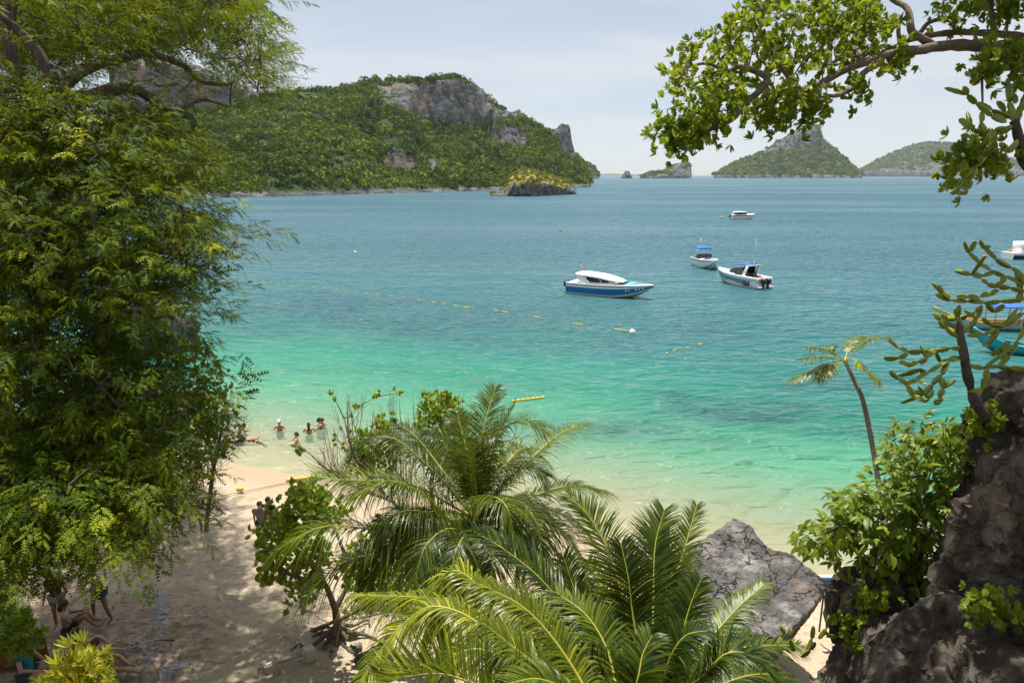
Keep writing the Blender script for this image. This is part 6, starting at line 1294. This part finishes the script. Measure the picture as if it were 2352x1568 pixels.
POSES = {
 'stand': dict(hip=.93, kn=((.11, .03, .50), (-.11, .03, .50)), an=((.13, .0, .08), (-.13, .0, .08)), chest=(0, 0, 1.28), sh=1.42, el=((.27, -.02, 1.12), (-.27, -.02, 1.12)), ha=((.26, .14, .92), (-.26, .14, .92)), head=(0, .03, 1.62)),
 'walk': dict(hip=.92, kn=((.10, .20, .52), (-.10, -.08, .49)), an=((.11, .28, .10), (-.10, -.36, .16)), chest=(0, .03, 1.28), sh=1.42, el=((.25, -.14, 1.14), (-.25, .10, 1.14)), ha=((.24, -.12, .90), (-.24, .30, 1.0)), head=(0, .06, 1.62)),
 'wide': dict(hip=.88, kn=((.24, .06, .47), (-.24, .06, .47)), an=((.34, .0, .08), (-.34, .0, .08)), chest=(0, .05, 1.22), sh=1.36, el=((.32, .10, 1.12), (-.32, .10, 1.12)), ha=((.12, .32, 1.12), (-.12, .32, 1.12)), head=(0, .12, 1.56)),
 'sit': dict(hip=.12, kn=((.14, .42, .42), (-.14, .42, .42)), an=((.13, .62, .07), (-.13, .62, .07)), chest=(0, -.04, .48), sh=.62, el=((.27, .10, .40), (-.27, .10, .40)), ha=((.16, .40, .44), (-.16, .40, .44)), head=(0, .02, .84)),
 'sit_long': dict(hip=.12, kn=((.12, .46, .17), (-.16, .40, .34)), an=((.14, .92, .08), (-.14, .66, .07)), chest=(0, -.06, .48), sh=.62, el=((.28, .06, .38), (-.28, .06, .38)), ha=((.12, .28, .42), (-.12, .28, .42)), head=(0, .04, .84)),
 'bench': dict(hip=.45, kn=((.12, .44, .48), (-.12, .44, .48)), an=((.12, .46, .06), (-.12, .46, .06)), chest=(0, -.02, .82), sh=.97, el=((.26, .06, .72), (-.26, .06, .72)), ha=((.14, .34, .60), (-.14, .34, .60)), head=(0, .04, 1.19)),
 'wade': dict(hip=.93, kn=((.11, .03, .50), (-.11, .03, .50)), an=((.13, .0, .08), (-.13, .0, .08)), chest=(0, .04, 1.28), sh=1.42, el=((.30, .16, 1.24), (-.30, .16, 1.24)), ha=((.26, .42, 1.22), (-.26, .42, 1.22)), head=(0, .05, 1.62)),
 'float': dict(hip=.30, kn=((.10, .45, .34), (-.10, .45, .34)), an=((.10, .86, .36), (-.10, .86, .36)), chest=(0, -.38, .30), sh=.30, el=((.36, -.40, .26), (-.36, -.40, .26)), ha=((.55, -.18, .24), (-.55, -.18, .24)), head=(0, -.76, .36)),
}
def person(label, loc, yaw, pose, skin=0, hair=0, top=None, bottom=None, scale=1.0, hair_len=0, group=None, extra=None):
    p = POSES[pose]; lie = pose == 'float'
    o = empty('person', tuple(loc), R(yaw), label, 'person', group); o.scale = (scale,) * 3
    hip = np.array([0, 0, p['hip']]); ch = np.array(p['chest']); nk = np.array([ch[0], ch[1] - (.20 if lie else -.01), p['sh'] + (.0 if lie else .06)]); hd = np.array(p['head'])
    sh = [np.array([s * .18, nk[1] + (.05 if lie else 0), p['sh']]) for s in (1, -1)]
    N = [(*hip, .125), (*(hip * .5 + ch * .5), .115), (*ch, .135), (*nk, .055)]; E = [(0, 1), (1, 2), (2, 3)]
    up = (hd - nk) / np.linalg.norm(hd - nk); b0 = len(N); N += [(*(hd - up * .07), .070), (*(hd + up * .02), .088), (*(hd + up * .10), .062)]; E += [(3, b0), (b0, b0 + 1), (b0 + 1, b0 + 2)]
    limbs = {}
    for s in (0, 1):
        a = len(N); N += [(*sh[s], .062), (*(sh[s] * .5 + np.array(p['el'][s]) * .5), .048), (*p['el'][s], .040), (*(np.array(p['el'][s]) * .45 + np.array(p['ha'][s]) * .55), .033), (*p['ha'][s], .028)]; E += [(2, a), (a, a + 1), (a + 1, a + 2), (a + 2, a + 3), (a + 3, a + 4)]
        e = np.array(p['ha'][s]); dv = e - np.array(p['el'][s]); dv /= np.linalg.norm(dv); N += [(*(e + dv * .08), .024), (*(e + dv * .15), .012)]; E += [(a + 4, a + 5), (a + 5, a + 6)]
        k = len(N); hp = hip + np.array([.095 * (1 - 2 * s), 0, -.02]); kn = np.array(p['kn'][s]); an_ = np.array(p['an'][s]); ft = an_ + (np.array([0, .05, .10]) if lie else np.array([0, .15, -.045]))
        N += [(*hp, .098), (*(hp * .5 + kn * .5), .080), (*kn, .058), (*(kn * .6 + an_ * .4), .055), (*an_, .038), (*ft, .030)]; E += [(0, k), (k, k + 1), (k + 1, k + 2), (k + 2, k + 3), (k + 3, k + 4), (k + 4, k + 5)]
        limbs[s] = (a, k)
    me = skin_mesh(N, E, 'body', 0, 1 if group else 2); me.materials.append(M_SKIN[skin]); mk('body', me, o)
    def part(ids, grow_, nm, mat, edges):
        nn = [(N[i][0], N[i][1], N[i][2], N[i][3] + grow_) if not isinstance(i, tuple) else i for i in ids]; m2 = skin_mesh(nn, edges, nm); m2.materials.append(mat); mk(nm, m2, o)
    if top is not None:
        a0, a1 = limbs[0][0], limbs[1][0]; part([0, 1, 2, a0, a0 + 1, a1, a1 + 1], .022, 'shirt', top, [(0, 1), (1, 2), (2, 3), (3, 4), (2, 5), (5, 6)])
    if bottom is not None:
        k0, k1 = limbs[0][1], limbs[1][1]; part([0, k0, k0 + 1, k1, k1 + 1], .024, 'shorts', bottom, [(0, 1), (1, 2), (0, 3), (3, 4)])
    fw = np.array([0, 1, 0]) if not lie else np.array([0, 0, 1.0]); m = MB(); c_ = hd + up * .045 - fw * .022; m.ball(c_, (.092, .098, .105), 12, 9, .2, hair)
    if hair_len: m.tube([c_ - fw * .05, c_ - fw * .08 - up * .12, c_ - fw * .07 - up * (.12 + hair_len)], [.075, .07, .035], 8)
    m.build('hair', M_HAIR[hair], o, True)
    m = MB(); r = np.cross(fw, up); m.ball(hd + fw * .088 - up * .005, (.014, .016, .022), 6, 5); m.build('nose', M_SKIN[skin], o, True)
    if extra: extra(o, N)
    return o
def at(px, py, z=None):
    z = 1.2 if z is None else z
    for _ in range(3): g = G(px, py, z); z = gz(g.x, g.y)
    return (g.x, g.y, z + .02)
cB = cloth('black_cotton', (0.012, 0.012, 0.014)); cT = cloth('teal_cotton', (0.01, 0.17, 0.19)); cE = cloth('beige_cotton', (0.42, 0.37, 0.31)); cN = cloth('navy_shorts', (0.04, 0.055, 0.08)); cP = cloth('patterned_skirt', (0.26, 0.26, 0.28)); cW = cloth('white_cotton', (0.6, 0.6, 0.6)); cG = cloth('grey_print', (0.22, 0.16, 0.17)); cM = cloth('blue_trunks', (0.04, 0.12, 0.35)); cS = cloth('swim_black', (0.015, 0.015, 0.03)); cY = cloth('pale_top', (0.42, 0.34, 0.24))
person('man in beige shirt and dark shorts standing with legs apart', at(238, 1422), 160, 'wide', 2, 0, cE, cN, 1.0)
person('woman in black top and patterned skirt standing under the leaves', at(142, 1440), 185, 'stand', 0, 1, cB, cP, .98, .12)
person('seated person in a pale top with arm stretched out over the knees', at(158, 1452), -60, 'sit', 0, 1, cY, cN, 1.0, .1)
person('woman in a long black dress sitting on the sand looking up', at(182, 1505), -75, 'sit_long', 1, 0, cB, cB, 1.05, .1)
person('bare-backed sunbather sitting behind the yellow bush', at(228, 1545), -85, 'sit_long', 0, 1, None, cS, 1.0)
person('woman in teal shirt sitting at the bottom corner in profile', Vector(at(72, 1590)) + Vector((0, 0, .0)), -85, 'bench', 1, 0, cT, cN, 1.12, .1)
person('person in a printed top walking up the beach beside the round-leaved tree', at(606, 1257), 190, 'walk', 1, 1, cG, cN, 1.0, .12)
person('dark-haired man in black next to the walker by the tree', at(626, 1252), 175, 'walk', 2, 0, cB, cN, 1.05)
person('bather with bare legs standing under the edge of the big tree', at(460, 1118), 200, 'stand', 0, 1, None, cS, 1.0)
sw = lambda px, py, dz: tuple(Vector(G(px, py, 0)) + Vector((0, 0, dz)))
def cap(o, N): m = MB(); m.ball((0, .05, 1.72), (.098, .105, .06), 12, 8); m.box((0, .17, 1.70), (.15, .12, .02)); m.build('cap', cW, o, True)
person('swimmer wearing a dark and white cap alone in the green shallows', sw(643, 986, -1.20), 190, 'wade', 0, 0, None, cS, 1.0, group='bathers in the shallows', extra=cap)
person('woman with tied-up hair swimming nearest the beach', sw(683, 1014, -1.22), 110, 'wade', 1, 1, None, cS, 1.0, .05, group='bathers in the shallows')
person('long-haired bather seen from behind left of the hugging pair', sw(710, 994, -1.2), 10, 'wade', 0, 0, None, cS, 1.0, .22, group='bathers in the shallows')
person('left one of the two bathers hugging in the water', sw(733, 981, -1.2), -70, 'wade', 1, 1, None, cS, 1.0, .05, group='bathers in the shallows')
person('right one of the two bathers hugging in the water', sw(743, 982, -1.2), 80, 'wade', 0, 1, None, cM, 1.0, group='bathers in the shallows')
person('bather sitting up in the water beside the thorny twigs', sw(549, 997, -1.15), -80, 'wade', 0, 1, None, cM, 1.0, group='bathers in the shallows')
person('bather floating on the back with pale legs stretched out', sw(552, 1012, -.28), -75, 'float', 1, 0, None, cS, 1.0, group='bathers in the shallows')

# ------------------------------------------------------------------ air
HZ = 0.000035
q = NT('sea_haze')
pv = q.n('ShaderNodeVolumePrincipled', {'Color': (0.72, 0.84, 1.0, 1), 'Density': HZ, 'Anisotropy': 0.2})
q.t.links.new(pv.outputs[0], q.out.inputs['Volume'])
m = MB(); m.box((0, 7450, 320), (29500 * 2, 15800, 680))
hz = mk('haze', m.mesh('haze', q.m), label='thin pale sea haze over the whole bay', cat='haze', kind='stuff')
